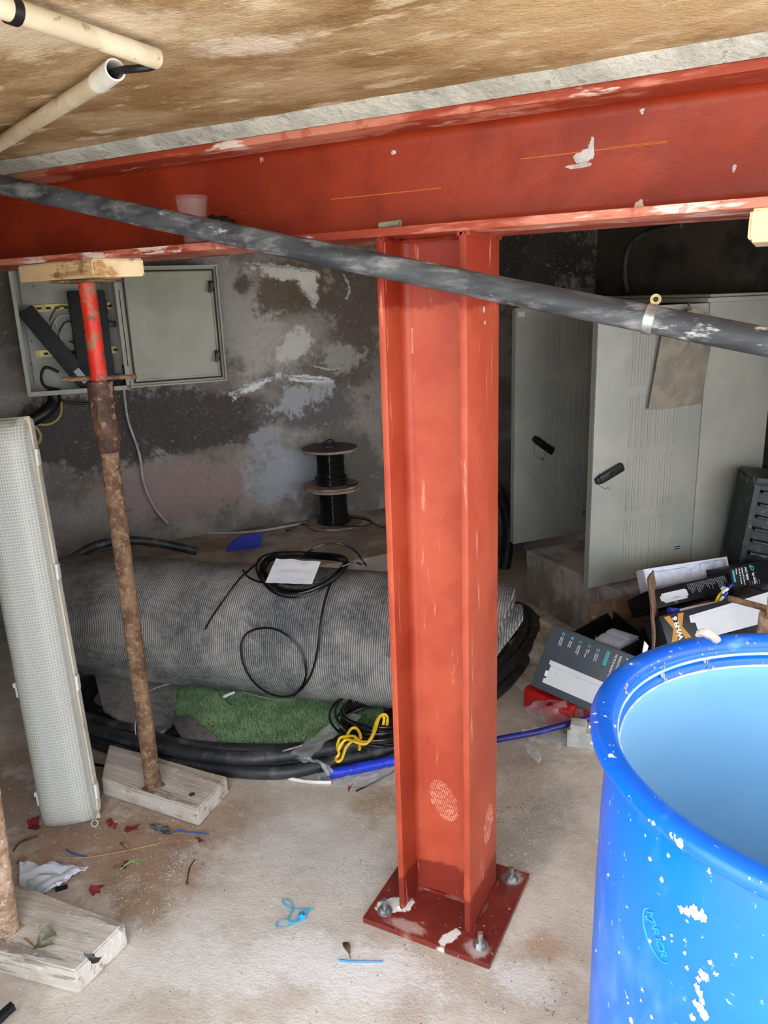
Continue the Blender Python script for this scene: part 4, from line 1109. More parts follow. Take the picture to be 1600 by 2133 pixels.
# ------------------------------------------------------------------ two grey cabinets along the right wall, doors standing open
def cabinet(n0, label, handle_tilt, hz, hu, door_u0, rows, rib_u, tag_):
    u0, u1, z0, z1 = 1.668, 2.035, 0.272, 1.362
    n1 = n0 + 0.57
    r = root('street_cabinet', label, 'cabinet', UN((u0 + u1) / 2, (n0 + n1) / 2, z0), RN, 'grey cabinets on the plinth')
    th = 0.012
    part('side_panel', ub_box(u0, u1, n0, n0 + th, z0, z1, 0.003), 'grp_grey', r)
    part('side_panel', ub_box(u0, u1, n1 - th, n1, z0, z1, 0.003), 'grp_grey', r)
    part('back_panel', ub_box(u1 - th, u1, n0 + th, n1 - th, z0, z1), 'grp_grey', r)
    part('bottom_panel', ub_box(u0, u1 - th, n0 + th, n1 - th, z0, z0 + th), 'grp_grey', r)
    part('roof', join(ub_box(u0 - 0.03, u1 + 0.01, n0 - 0.018, n1 + 0.002, z1, z1 + 0.018, 0.006), ub_box(u0, u1, n0, n1, z1 + 0.018, z1 + 0.03, 0.006)), 'grp_grey', r)
    du0, du1 = door_u0, 1.662
    d = part('door', ub_box(du0, du1, n0 - 0.002, n0 + 0.016, z0 + 0.004, z1 - 0.002, 0.003), 'grp_grey', r)
    part('door_return', join(ub_box(du0, du0 + 0.012, n0 + 0.015, n0 + 0.028, z0 + 0.01, z1 - 0.01)), 'grp_grey', d)
    part('panel_line', join(*[ub_box(du0 + 0.05, du1 - 0.03, n0 - 0.0026, n0 - 0.0018, z - 0.0008, z + 0.0008) for (z, _) in rows[1:]],
                            ub_box(du0 + 0.045, du0 + 0.0465, n0 - 0.0026, n0 - 0.0018, z0 + 0.03, z1 - 0.03)), 'gasket_dark', d) if False else None
    for (zb, zt) in rows:
        for k in range(8):
            a = rib_u + k * 0.0300 + (0.010 if k > 3 else 0)
            part('rib', ub_box(a, a + 0.012, n0 - 0.0042, n0 - 0.001, zb + 0.012, zt - 0.012, 0.0028), 'grp_grey', d)
    h = part('handle', xf(join(box((0, -0.012, 0), (0.118, 0.020, 0.034), None, 0.006), box((-0.062, -0.010, 0), (0.02, 0.016, 0.026), None, 0.004)), Matrix.Translation(UN(hu, n0 - 0.002, hz)) @ R_UN @ Matrix.Rotation(handle_tilt, 4, 'Y')), 'black_rubber', d)
    part('lock', xf(cyl((0.0, -0.026, 0), (0.0, -0.020, 0), 0.011, 16), Matrix.Translation(UN(hu, n0 - 0.002, hz)) @ R_UN @ Matrix.Rotation(handle_tilt, 4, 'Y')), 'matt_black', h)
    part('seal_wire', join(tube([UN(hu - 0.045, n0 - 0.006, hz + 0.01), UN(hu - 0.05, n0 - 0.006, hz - 0.03), UN(hu - 0.03, n0 - 0.006, hz - 0.055), UN(hu - 0.008, n0 - 0.006, hz - 0.062)], 0.0014, 6, smooth=6),
                           lathe([(0.005, -0.001), (0.009, -0.001), (0.009, 0.001), (0.005, 0.001), (0.005, -0.001)], UN(hu, n0 - 0.006, hz - 0.065), 14, M=R_UN @ Matrix.Rotation(math.pi / 2, 4, 'X'))), 'zinc', h)
    pl = part('rating_plate', ub_box(du1 - 0.10, du1 - 0.055, n0 - 0.0035, n0 - 0.0015, z0 + 0.09, z0 + 0.117), 'print_grey', d)
    part('vent_slot', join(ub_box(du1 - 0.094, du1 - 0.061, n0 - 0.0042, n0 - 0.003, z0 + 0.096, z0 + 0.101), ub_box(du1 - 0.094, du1 - 0.061, n0 - 0.0042, n0 - 0.003, z0 + 0.106, z0 + 0.111)), 'gasket_dark', pl)
    part('top_tag', ub_box(du0 + 0.012, du0 + 0.045, n0 - 0.0042, n0 - 0.0015, z1 - 0.04, z1 - 0.02), 'print_silver', d)
    for zz in (z0 + 0.12, z1 - 0.14):
        part('hinge', xf(cyl((0, 0, -0.03), (0, 0, 0.03), 0.007, 10), Matrix.Translation(UN(1.665, n0 + 0.012, zz))), 'grp_grey', r)
    return r
ROWS = ((0.30, 0.545), (0.56, 0.80), (0.815, 1.04), (1.055, 1.32))
cabinet(0.95, 'grey cabinet with ribbed open door nearest the viewer, sack hung on it', -0.42 + 0.05, 0.7404, 1.2131, 1.135, ROWS, 1.30, 0)
cabinet(1.575, 'grey cabinet behind the other, its ribbed door open beside the column', 0.62, 0.7362, 1.3384, 1.185, ROWS, 1.345, 1)
def sack(a, b):
    u0 = 1.3713; u1 = 1.6383; t0 = 1.4299; t1 = 1.6831
    zb, zt = 0.9738, 1.345
    uu = (u0 + (u1 - u0) * a) * (1 - b) + (t0 + (t1 - t0) * a) * b
    zz = zb + (zt - zb) * b
    if b > 0.8:
        zz -= (b - 0.8) / 0.2 * 0.075 * abs(a - 0.45)
    k = Vector((uu * 11, zz * 9, 0))
    return UN(uu, 0.928 - 0.012 * math.sin(math.pi * a) - 0.045 * abs(noise.noise(k)) * math.sin(math.pi * a), zz)
sk = root('hanging_sack', 'limp beige sack hooked on the ribbed door of the near cabinet', 'sack', (0.2547, 1.7457, 0.9689), RN)
part('cloth', sheet(grid(24, 30, sack), 0.004), 'sack_cloth', sk)
part('hook', tube(((0.2689, 1.8003, 1.3509), (0.2716, 1.7817, 1.3654), (0.2698, 1.7638, 1.3448), (0.2669, 1.7681, 1.3306)), 0.003, 8, smooth=5), 'din_gold', sk)
thing('wall_hose', tube(((-0.1273, 2.7455, 1.4048), (-0.1493, 2.7638, 1.4992), (-0.1435, 2.7589, 1.5915), (-0.1038, 2.726, 1.6561), (-0.0072, 2.6457, 1.6857), (0.1359, 2.5267, 1.6944)), 0.012, 10, smooth=8), 'dark_grey_cable', 'grey hose curving up the dark wall above the cabinets', 'hose')

# ------------------------------------------------------------------ sand and rubble at the foot of the plinth
def heap(a, b):
    uu, nn = 0.72 + 0.52 * a, 0.62 + 0.95 * b
    e = math.sin(math.pi * min(1, max(0, a))) ** 0.5 * math.sin(math.pi * min(1, max(0, b))) ** 0.6
    p = Vector((uu, nn, 0))
    return UN(uu, nn, -0.012 + e * (0.050 + 0.034 * noise.noise(p * 6) + 0.016 * noise.noise(p * 21) + 0.03 * a))
struct('trim_4', grid(70, 80, heap), 'sand_heap', loc=UN(0.98, 1.1, 0), rot=R_UN)

# ------------------------------------------------------------------ router cartons
def carton(name, label, F, L, H, D, m, x0=0.0):
    """printed box: F = (origin, a, b, n) of its front face; L along a, H along b, D backwards"""
    o, a, b = Vector(F[0]), Vector(F[1]).normalized(), Vector(F[2])
    b = (b - a * b.dot(a)).normalized()
    nn = a.cross(b)
    M = basis(o, a, b, nn)
    r = root(name, label, 'box', o, M.to_3x3())
    part('body', xf(box((x0 + L / 2, H / 2, -D / 2), (L, H, D), None, 0.0012), M), m, r)
    return r, M
def rect(M, r, x0, x1, y0, y1, m, name='print_patch', d=0.0004):
    return part(name, xf(box(((x0 + x1) / 2, (y0 + y1) / 2, d / 2 + 0.0001), (x1 - x0, y1 - y0, d)), M), m, r, smooth=0)
def poly(M, r, P, m, name='print_patch', z=0.0001, d=0.0004):
    return part(name, prism(P, z, z + d, M), m, r, smooth=0)
def txt(M, r, s, x, y, size, m, ang=0.0, bold=0.0, ax='LEFT'):
    return text(s, size, M @ Matrix.Translation((x, y, 0.0007)) @ Matrix.Rotation(ang, 4, 'Z'), m, r, bold=bold, ax=ax)

FR = ((-0.0664, 0.9042, 0.12), (0.976, -0.1018, -0.1924), (0.2175, 0.42, 0.8811))
ax_, AM = carton('router_box', 'charcoal access point box with white device picture leaning by the coil', FR, 0.335, 0.224, 0.06, 'ink_charcoal')
k = 0.208
apx0, apx1, apy0, apy1 = 0.165 * k, 0.33, 0.1145 * 0.224, 0.4745 * 0.224
poly(AM, ax_, [(apx0, apy0), (apx1, apy0), (apx1, apy1), (apx0, apy1), (apx0, apy1 - 0.014), (apx0 + 0.008, apy1 - 0.016), (apx0 + 0.008, apy0 + 0.018), (apx0, apy0 + 0.015)], 'print_silver', 'device_picture')
rect(AM, ax_, apx0 + 0.010, apx1, apy1 - 0.0185, apy1 - 0.0175, 'print_grey', 'picture_line', 0.0007)
poly(AM, ax_, [(apx0 - 0.002, apy0 + 0.024), (apx0 + 0.008, apy0 + 0.022), (apx0 + 0.008, apy0 + 0.044), (apx0 - 0.002, apy0 + 0.042)], 'print_white', 'picture_port', 0.0002)
rect(AM, ax_, apx0 + 0.030, apx0 + 0.037, apy0 + 0.046, apy0 + 0.049, 'print_green', 'status_light', 0.0008)
for i, (ic, lines) in enumerate((('I', ('Centralized', 'Management')), ('W', ('Seamless', 'Roaming')), ('C', ('Omada Mesh', 'Technology')), ('M', ('Mesh', 'Technology')), ('P', ('PoE & DC', 'Supported')))):
    x = (0.22 + 0.152 * i) * k
    y = 0.205 - 0.002 * i
    if i in (0, 4):
        part('icon', lathe([(0.0042, 0.0001), (0.0058, 0.0001), (0.0058, 0.0006), (0.0042, 0.0006)], (0, 0, 0), 20, M=AM @ Matrix.Translation((x, y, 0))), 'print_teal', ax_, smooth=0)
        rect(AM, ax_, x - 0.003, x + 0.003, y - 0.0008, y + 0.0008, 'print_teal', 'icon')
    elif i == 1:
        poly(AM, ax_, [(x - 0.006, y), (x + 0.005, y + 0.006), (x + 0.005, y - 0.006)], 'print_teal', 'icon')
    elif i == 2:
        part('icon', lathe([(0.0035, 0.0001), (0.005, 0.0001), (0.005, 0.0006), (0.0035, 0.0006)], (0, 0, 0), 20, M=AM @ Matrix.Translation((x, y, 0)) @ Matrix.Diagonal((1.1, 0.8, 1, 1))), 'print_teal', ax_, smooth=0)
    else:
        part('icon', join(*[xf(cyl((0, 0, 0.0001), (0, 0, 0.0006), 0.0014, 8), AM @ Matrix.Translation((x + 0.0045 * math.cos(q * 1.047), y + 0.0045 * math.sin(q * 1.047), 0))) for q in range(6)], xf(cyl((0, 0, 0.0001), (0, 0, 0.0006), 0.0014, 8), AM @ Matrix.Translation((x, y, 0)))), 'print_teal', ax_, smooth=0)
    for j, s in enumerate(lines):
        txt(AM, ax_, s, x + 0.0035 - 0.0062 * j, y - 0.011, 0.0062, 'print_white', -math.pi / 2, 0.00008)
tb = 0.985 * k
rect(AM, ax_, tb - 0.0055, tb + 0.0055, 0.158, 0.218 * 0.95, 'print_teal', 'model_band')
txt(AM, ax_, 'EAP610-Outdoor', tb, 0.205, 0.0075, 'ink_charcoal', -math.pi / 2).location.z += 0.0006
txt(AM, ax_, 'Wi-Fi 6 Access Point', 1.115 * k, 0.208, 0.0105, 'print_white', -math.pi / 2, 0.0001)
txt(AM, ax_, 'Indoor/Outdoor', 1.19 * k, 0.208, 0.0105, 'print_white', -math.pi / 2, 0.0001)
txt(AM, ax_, 'AX1800', 1.31 * k, 0.208, 0.021, 'print_white', -math.pi / 2, 0.0003)

# kraft carton holding the other boxes, its side flap torn upright
kc = root('kraft_carton', 'brown open carton with a torn upright side flap, behind the barrel', 'box', UN(1.4, 0.7, 0.01), RN)
part('side_wall', ub_box(1.055, 1.060, 0.46, 0.84, 0.06, 0.15), 'kraft_card', kc)
def flap(a, b):
    nn = 0.46 + 0.16 * a + 0.05 * b
    return UN(1.025 + 0.17 * a + 0.02 * b + 0.012 * noise.noise(Vector((a * 3, b * 3, 4))) + 0.012 * math.sin(4 * b), nn, 0.16 + 0.32 * b - 0.05 * a * b)
part('side_flap', sheet(grid(8, 12, flap), 0.005), 'kraft_card', kc)
part('torn_edge', tube([flap(0.0, t) + UN(-0.002, -0.004, 0) for t in (0.02, 0.2, 0.4, 0.6, 0.8, 1.0)], 0.0028, 6, smooth=4, wob=0.9), 'kraft_card', kc)
part('side_wall', ub_box(1.72, 1.725, 0.46, 0.84, 0.06, 0.26), 'kraft_card', kc)
part('front_wall', ub_box(1.06, 1.72, 0.455, 0.46, 0.06, 0.20), 'kraft_card', kc)
part('back_wall', ub_box(1.06, 1.72, 0.84, 0.845, 0.06, 0.26), 'kraft_card', kc)
part('bottom', ub_box(1.055, 1.725, 0.455, 0.845, 0.055, 0.062), 'kraft_card', kc)
part('torn_corner', polyslab(((0.2723, 1.0394, 0.2234), (0.2786, 1.047, 0.2864), (0.29, 1.0607, 0.2649), (0.2773, 1.0455, 0.1985)), 0.003, 0, 1), 'torn_white', kc)

FB1 = ((0.2726, 1.2665, 0.3122), (0.6392, 0.769, 0.0035), (-0.4596, 0.3784, 0.8035))
b1, M1 = carton('router_box', 'black router box with specification lines under the foam tray', FB1, 0.384, 0.069, 0.12, 'ink_deep')
poly(M1, b1, [(0.058, 0.020), (0.066, 0.012), (0.168, 0.012), (0.170, 0.020), (0.178, 0.022), (0.178, 0.042), (0.170, 0.048), (0.062, 0.048), (0.058, 0.040), (0.050, 0.038), (0.050, 0.022)], 'print_silver', 'device_picture')
rect(M1, b1, 0.105, 0.135, 0.022, 0.026, 'print_grey', 'picture_line', 0.0007)
random.seed(21)
for i in range(24):
    x = 0.190 + i * 0.0078
    y1 = 0.062
    rect(M1, b1, x, x + 0.0018, y1 - random.uniform(0.016, 0.046), y1, 'print_grey', 'spec_line')
for i in range(3):
    rect(M1, b1, 0.105 + 0.006 * i, 0.107 + 0.006 * i, 0.003, 0.010, 'print_grey', 'spec_line')
poly(M1, b1, [(0.33, 0.006), (0.355, 0.004), (0.357, 0.022), (0.345, 0.024), (0.332, 0.020)], 'print_silver', 'printed_badge')
FB2 = ((0.5211, 1.5656, 0.3131), (0.6392, 0.769, -0.0139), (-0.2696, 0.2409, 0.9324))
b2, M2 = carton('router_box', 'black router box lettered AX1800 at the right edge', FB2, 0.24, 0.085, 0.12, 'ink_deep')
rect(M2, b2, 0.010, 0.019, 0.030, 0.074, 'print_teal', 'model_band')
for s, x, sz in (('Point', 0.030, 0.010), ('Wi-Fi 6 Access', 0.045, 0.010), ('Indoor/Outdoor', 0.060, 0.010), ('AX1800', 0.078, 0.015)):
    txt(M2, b2, s, x, 0.078, sz, 'print_white', -math.pi / 2, 0.0003)
part('logo_mark', join(xf(lathe([(0.006, 0.0001), (0.009, 0.0001), (0.009, 0.0007), (0.006, 0.0007)], (0, 0, 0), 24), M2 @ Matrix.Translation((0.112, 0.068, 0))), xf(box((0.104, 0.078, 0.0004), (0.004, 0.012, 0.0006), Matrix.Rotation(0.5, 3, 'Z')), M2), xf(box((0.104, 0.076, 0.0004), (0.012, 0.004, 0.0006), Matrix.Rotation(0.5, 3, 'Z')), M2)), 'print_teal', b2, smooth=0)
txt(M2, b2, 'tp-link', 0.112, 0.052, 0.017, 'print_white', -math.pi / 2, 0.0003)
for i in range(5):
    rect(M2, b2, 0.085 + 0.012 * i, 0.087 + 0.012 * i, 0.004, 0.022, 'print_grey', 'spec_line')
FB3 = ((0.3107, 1.2498, 0.2044), (0.6389, 0.7686, -0.0333), (-0.524, 0.4665, 0.7126))
b3, M3 = carton('router_box', 'black router box half hidden between the other black boxes', FB3, 0.36, 0.075, 0.12, 'ink_deep')
txt(M3, b3, 'tp-link', 0.052, 0.068, 0.018, 'print_white', -math.pi / 2, 0.0003)
rect(M3, b3, 0.048, 0.058, 0.006, 0.014, 'print_teal', 'model_band')
FW = ((0.3505, 1.1257, 0.2386), (0.6392, 0.769, 0.0058), (-0.3901, 0.3178, 0.8642))
bw, MW = carton('router_box', 'charcoal box with gold X and Wi-Fi 6 lettering behind the barrel', FW, 0.56, 0.110, 0.09, 'ink_black')
cx, cy = 0.062, 0.058
for sgn in (-1, 1):
    poly(MW, bw, [(cx + sgn * 0.044, cy + 0.046), (cx + sgn * 0.018, cy + 0.046), (cx + sgn * 0.004, cy + 0.010), (cx + sgn * 0.004, cy - 0.008), (cx + sgn * 0.018, cy - 0.042), (cx + sgn * 0.044, cy - 0.042), (cx + sgn * 0.020, cy + 0.001)][::sgn], 'print_gold', 'letter_x')
txt(MW, bw, 'Wi-Fi 6', cx, cy, 0.026, 'print_white', math.pi / 2, 0.0012, 'CENTER').location.z += 0.0
poly(MW, bw, [(0.125, 0.088), (0.560, 0.104), (0.560, 0.0), (0.130, 0.0), (0.142, 0.028), (0.142, 0.060), (0.122, 0.064)], 'print_silver', 'device_picture')
rect(MW, bw, 0.13, 0.40, 0.0805, 0.0812, 'print_grey', 'picture_line', 0.0007)

# moulded foam tray standing behind the boxes
FF = ((0.2344, 1.4084, 0.313), (0.6385, 0.7682, -0.0464), (-0.2933, 0.2987, 0.9082))
o_, a_, b_ = (Vector(v) for v in FF)
a_.normalize(); b_ = (b_ - a_ * b_.dot(a_)).normalized()
MF = basis(o_, a_, b_, a_.cross(b_))
foam = root('foam_tray', 'white moulded foam tray standing on the black boxes', 'foam tray', o_, MF.to_3x3())
Lf, Hf = 0.425, 0.105
part('tray', xf(box((Lf / 2, Hf / 2 - 0.01, -0.03), (Lf, Hf, 0.03), None, 0.008), MF), 'foam_white', foam)
part('rim', xf(join(box((Lf / 2, Hf - 0.014, -0.008), (Lf, 0.008, 0.022), None, 0.003), box((0.006, Hf / 2 - 0.01, -0.008), (0.010, Hf, 0.022), None, 0.003), box((Lf - 0.006, Hf / 2 - 0.01, -0.008), (0.010, Hf, 0.022), None, 0.003)), MF), 'foam_white', foam)
for (x0, x1, y0, y1) in ((0.045, 0.215, 0.020, 0.078), (0.095, 0.165, -0.006, 0.016), (0.02, 0.036, 0.004, 0.066), (0.235, 0.262, 0.002, 0.070), (0.285, 0.345, 0.034, 0.082), (0.34, 0.39, 0.022, 0.06), (0.30, 0.33, 0.0, 0.024), (0.365, 0.40, 0.05, 0.085)):
    part('raised_block', xf(box(((x0 + x1) / 2, (y0 + y1) / 2, -0.012), (x1 - x0, y1 - y0, 0.018), None, 0.004), MF), 'foam_white', foam)

# fibre leads lying over the boxes, yellow fibre coil stuck between them
fl = root('fibre_lead', 'yellow fibre lead with blue connectors lying on the black boxes', 'cable', (0.4817, 1.4399, 0.3156))
part('lead', tube(((0.4651, 1.42, 0.2981), (0.4723, 1.4287, 0.3222), (0.4794, 1.4529, 0.333), (0.4893, 1.4647, 0.3414)), 0.005, 8, smooth=6), 'yellow_fibre', fl)
part('lead', tube(((0.467, 1.4066, 0.3091), (0.4785, 1.4204, 0.3131), (0.4866, 1.4302, 0.3238)), 0.005, 8, smooth=6), 'yellow_fibre', fl)
for a, b, m in (((0.4859, 1.445, 0.3407), (0.5028, 1.4653, 0.3545), 'print_white'), ((0.5028, 1.4653, 0.3545), (0.5154, 1.4805, 0.3658), 'blue_plastic'), ((0.4826, 1.4254, 0.3175), (0.492, 1.4367, 0.3315), 'print_white'), ((0.492, 1.4367, 0.3315), (0.5029, 1.4498, 0.3452), 'blue_plastic')):
    part('connector', cyl(a, b, 0.006, 8), m, fl)
fl2 = root('fibre_lead', 'white fibre lead with blue plug between the two long black boxes', 'cable', (0.3542, 1.2553, 0.3259))
part('lead', cyl((0.3825, 1.2893, 0.3208), (0.4661, 1.3898, 0.3173), 0.009, 8), 'print_white', fl2)
part('boot', cyl((0.3571, 1.2588, 0.3232), (0.3826, 1.2895, 0.3189), 0.007, 10, 0.009), 'print_white', fl2)
part('connector', cyl((0.3302, 1.2264, 0.3334), (0.3571, 1.2588, 0.3232), 0.011, 6), 'blue_plastic', fl2)
yc = root('fibre_coil', 'coil of yellow fibre cable squeezed between boxes and barrel', 'cable coil', (0.3343, 1.0905, 0.2776))
for k in range(7):
    c = Vector((0.3272, 1.2228, 0.2062)) + UN(0.003 * (k % 3), 0.004 * k - 0.012, 0)
    P = [c + UN(0.022 * math.cos(a), 0.005 * math.sin(a * 2), 0.048 * math.sin(a)) for a in [2 * math.pi * i / 12 for i in range(12)]]
    part('turn', tube(P, 0.004, 7, closed=True, smooth=4), 'yellow_fibre', yc)

# small open black carton with foam insert
ob = root('open_box', 'small open black box with a white foam insert beside the brown flap', 'box', (0.0504, 1.6912, 0.0))
OC = [Vector(p) for p in ((0.0013, 1.207, 0.2), (0.1542, 1.0567, 0.2), (0.2547, 1.2573, 0.21), (0.0989, 1.447, 0.21))]
fl_ = Vector((0.02, -0.03, -0.14))
for i, nm in enumerate(('front_wall', 'right_wall', 'back_wall', 'left_wall')):
    a, b = OC[i], OC[(i + 1) % 4]
    g = ([a, b, b + fl_, a + fl_], [(0, 1, 2, 3)])
    part(nm, sheet(g, 0.004), 'ink_deep', ob, smooth=0)
part('bottom', sheet(([p + fl_ for p in OC], [(0, 1, 2, 3)]), 0.004), 'ink_deep', ob, smooth=0)
part('label_sticker', polyslab([OC[0].lerp(OC[3], 0.35) + Vector((-0.004, -0.002, -0.004)), OC[0].lerp(OC[3], 0.70) + Vector((-0.004, -0.002, -0.004)), OC[0].lerp(OC[3], 0.68) + Vector((-0.004, -0.006, -0.036)), OC[0].lerp(OC[3], 0.33) + Vector((-0.004, -0.006, -0.036))], 0.001, 0, 1), 'print_grey', ob, smooth=0)
cI = (OC[0] + OC[1] + OC[2] + OC[3]) / 4
eI = (OC[3] - OC[0]).normalized(); fI = (OC[1] - OC[0]); fI = (fI - eI * fI.dot(eI)).normalized()
MI = basis(cI + Vector((0.03, 0.0, -0.03)), eI, fI, eI.cross(fI))
if MI.col[2].z < 0:
    MI = basis(cI + Vector((0.03, 0.0, -0.03)), fI, eI, fI.cross(eI))
ins = root('foam_insert', 'white foam insert inside the small open black box', 'foam insert', MI.to_translation(), MI.to_3x3())
part('block', xf(box((0, 0, 0), (0.11, 0.12, 0.04), None, 0.006), MI), 'foam_white', ins)
for q in (-0.03, 0.015):
    part('raised_block', xf(box((0.0, q, 0.024), (0.09, 0.035, 0.014), None, 0.004), MI), 'foam_white', ins)

# black ribbed crate at the right edge
KU, KN, KZ = 1.68, 0.735, 0.20
RK = R_UN @ Matrix.Rotation(-0.55, 4, 'Z') @ Matrix.Rotation(0.10, 4, 'Y')
MK = Matrix.Translation(UN(KU, KN, KZ)) @ RK
kr = root('plastic_crate', 'black ribbed plastic crate standing on end at the right edge', 'crate', UN(KU, KN, KZ), RK.to_3x3())
part('corner_post', xf(box((0.012, 0.012, 0.25), (0.024, 0.024, 0.50), None, 0.004), MK), 'crate_black', kr)
part('corner_post', xf(box((0.37, 0.012, 0.25), (0.024, 0.024, 0.50), None, 0.004), MK), 'crate_black', kr)
part('side_wall', xf(box((0.006, 0.12, 0.25), (0.012, 0.22, 0.50), None, 0.003), MK), 'crate_black', kr)
part('side_wall', xf(box((0.376, 0.12, 0.25), (0.012, 0.22, 0.50), None, 0.003), MK), 'crate_black', kr)
part('rear_wall', xf(box((0.19, 0.045, 0.25), (0.35, 0.012, 0.49), None, 0.003), MK), 'crate_black', kr)
part('top_rail', xf(box((0.19, 0.10, 0.495), (0.38, 0.22, 0.03), None, 0.006), MK), 'crate_black', kr)
for i in range(9):
    part('rib', xf(box((0.20, 0.022, 0.03 + 0.05 * i), (0.33, 0.034, 0.010), Matrix.Rotation(0.12, 3, 'Y'), 0.003), MK), 'crate_black', kr)
thing('concrete_block', box(UN(1.86, 0.70, 0.10), (0.36, 0.2, 0.2), RN, 0.006), 'block_grey', 'concrete block under the black crate', 'block')

# red film-wrapped parcel and grey block in front of the boxes
rp = root('red_parcel', 'red plastic parcel wrapped in clear film under the access point box', 'parcel', (-0.0151, 1.0038, 0.0))
g = box((0, 0, 0), (0.20, 0.13, 0.085), None, 0.014)
Mr = Matrix.Translation(Vector((-0.0174, 0.9455, 0.045)) + Vector((0.03, 0.02, 0))) @ Matrix.Rotation(-0.35, 4, 'Z')
part('body', xf(g, Mr), 'red_plastic', rp)
part('lobe', xf(box((0.05, -0.05, 0.0), (0.09, 0.09, 0.07), Matrix.Rotation(0.3, 3, 'Z'), 0.014), Mr), 'red_plastic', rp)
part('body', xf(box((-0.02, 0.12, -0.005), (0.16, 0.12, 0.07), Matrix.Rotation(0.2, 3, 'Z'), 0.012), Mr), 'red_plastic', rp)
def crumple(c, s, seed, amp=0.5, sub=3):
    return lump(c, s, seed, sub, amp)
part('film', crumple((0.0302, 0.894, 0.035), (0.085, 0.06, 0.05), 4, 0.55), 'clear_film', rp, smooth=20)
part('film', crumple((0.0429, 0.7874, 0.012), (0.07, 0.04, 0.02), 8, 0.7), 'clear_film', rp, smooth=20)
gb = root('grey_block', 'pale grey moulded block beside the barrel', 'block', (0.1315, 0.8474, 0.0))
part('body', box(Vector((0.1482, 0.8176, 0.03)), (0.12, 0.08, 0.06), Matrix.Rotation(0.15, 3, 'Z'), 0.006), 'block_grey', gb)
part('lug', box(Vector((0.1247, 0.8009, 0.06)), (0.05, 0.05, 0.04), Matrix.Rotation(0.15, 3, 'Z'), 0.005), 'block_grey', gb)
thing('navy_rod', tube(((-0.1282, 0.6151, 0.05), (0.0128, 0.7206, 0.06), (0.188, 0.9008, 0.07)), 0.0105, 12), 'navy_rod', 'navy blue rod lying right of the column toward the barrel', 'rod')
rd = root('blue_roll', 'cobalt blue wrapped tube lying left of the column', 'tube', (-0.4602, 0.4207, 0.0))
part('tube_body', tube(((-0.5161, 0.3023, 0.02), (-0.3348, 0.4778, 0.02)), 0.0165, 14), 'cobalt_film', rd)
part('spring_end', tube([Vector((-0.5428, 0.2779, 0.016)) + (Vector((-0.5193, 0.3073, 0.016)) - Vector((-0.5428, 0.2779, 0.016))) * (i / 40) + Vector((0, 0.012 * math.cos(i * 1.1), 0.012 * math.sin(i * 1.1))) for i in range(41)], 0.0018, 6), 'zinc', rd)
film = root('plastic_strap', 'clear crumpled plastic film lying over the coil and blue tube', 'plastic film', (-0.5854, 0.3111, 0.05))
def strip(P, w, seed):
    P = spline(P, 6)
    def f(a, b):
        i = min(len(P) - 1, int(a * (len(P) - 1)))
        d = (P[min(i + 1, len(P) - 1)] - P[max(i - 1, 0)]).normalized()
        sd = d.cross(Vector((0, 0, 1))).normalized()
        return P[i] + sd * (b - 0.5) * w * (1 + 0.4 * noise.noise(P[i] * 20)) + Vector((0, 0, 0.010 * noise.noise(Vector((a * 9, b * 5, seed)))))
    return sheet(grid(len(P) - 1, 6, f), 0.0008)
part('sheet', strip(((-0.4894, 0.2663, 0.05), (-0.5262, 0.2684, 0.075), (-0.5437, 0.2245, 0.11), (-0.5818, 0.2351, 0.1)), 0.03, 1), 'clear_film', film)
part('sheet', strip(((-0.5833, 0.2427, 0.1), (-0.5768, 0.3308, 0.1), (-0.5508, 0.406, 0.115), (-0.5327, 0.4518, 0.12), (-0.5014, 0.4591, 0.12)), 0.06, 5), 'clear_film', film)
part('sheet', strip(((-0.4946, 0.2992, 0.006), (-0.4343, 0.312, 0.01), (-0.3821, 0.3699, 0.01), (-0.3445, 0.4277, 0.01)), 0.06, 9), 'clear_film', film)
thing('plastic_strap', strip(((-0.0185, 0.7003, 0.02), (0.0111, 0.6651, 0.01), (0.0407, 0.6376, 0.012), (0.0303, 0.6626, 0.02), (0.0031, 0.6918, 0.02)), 0.014, 3), 'clear_film', 'clear plastic strap loop on the floor right of the column', 'plastic film')

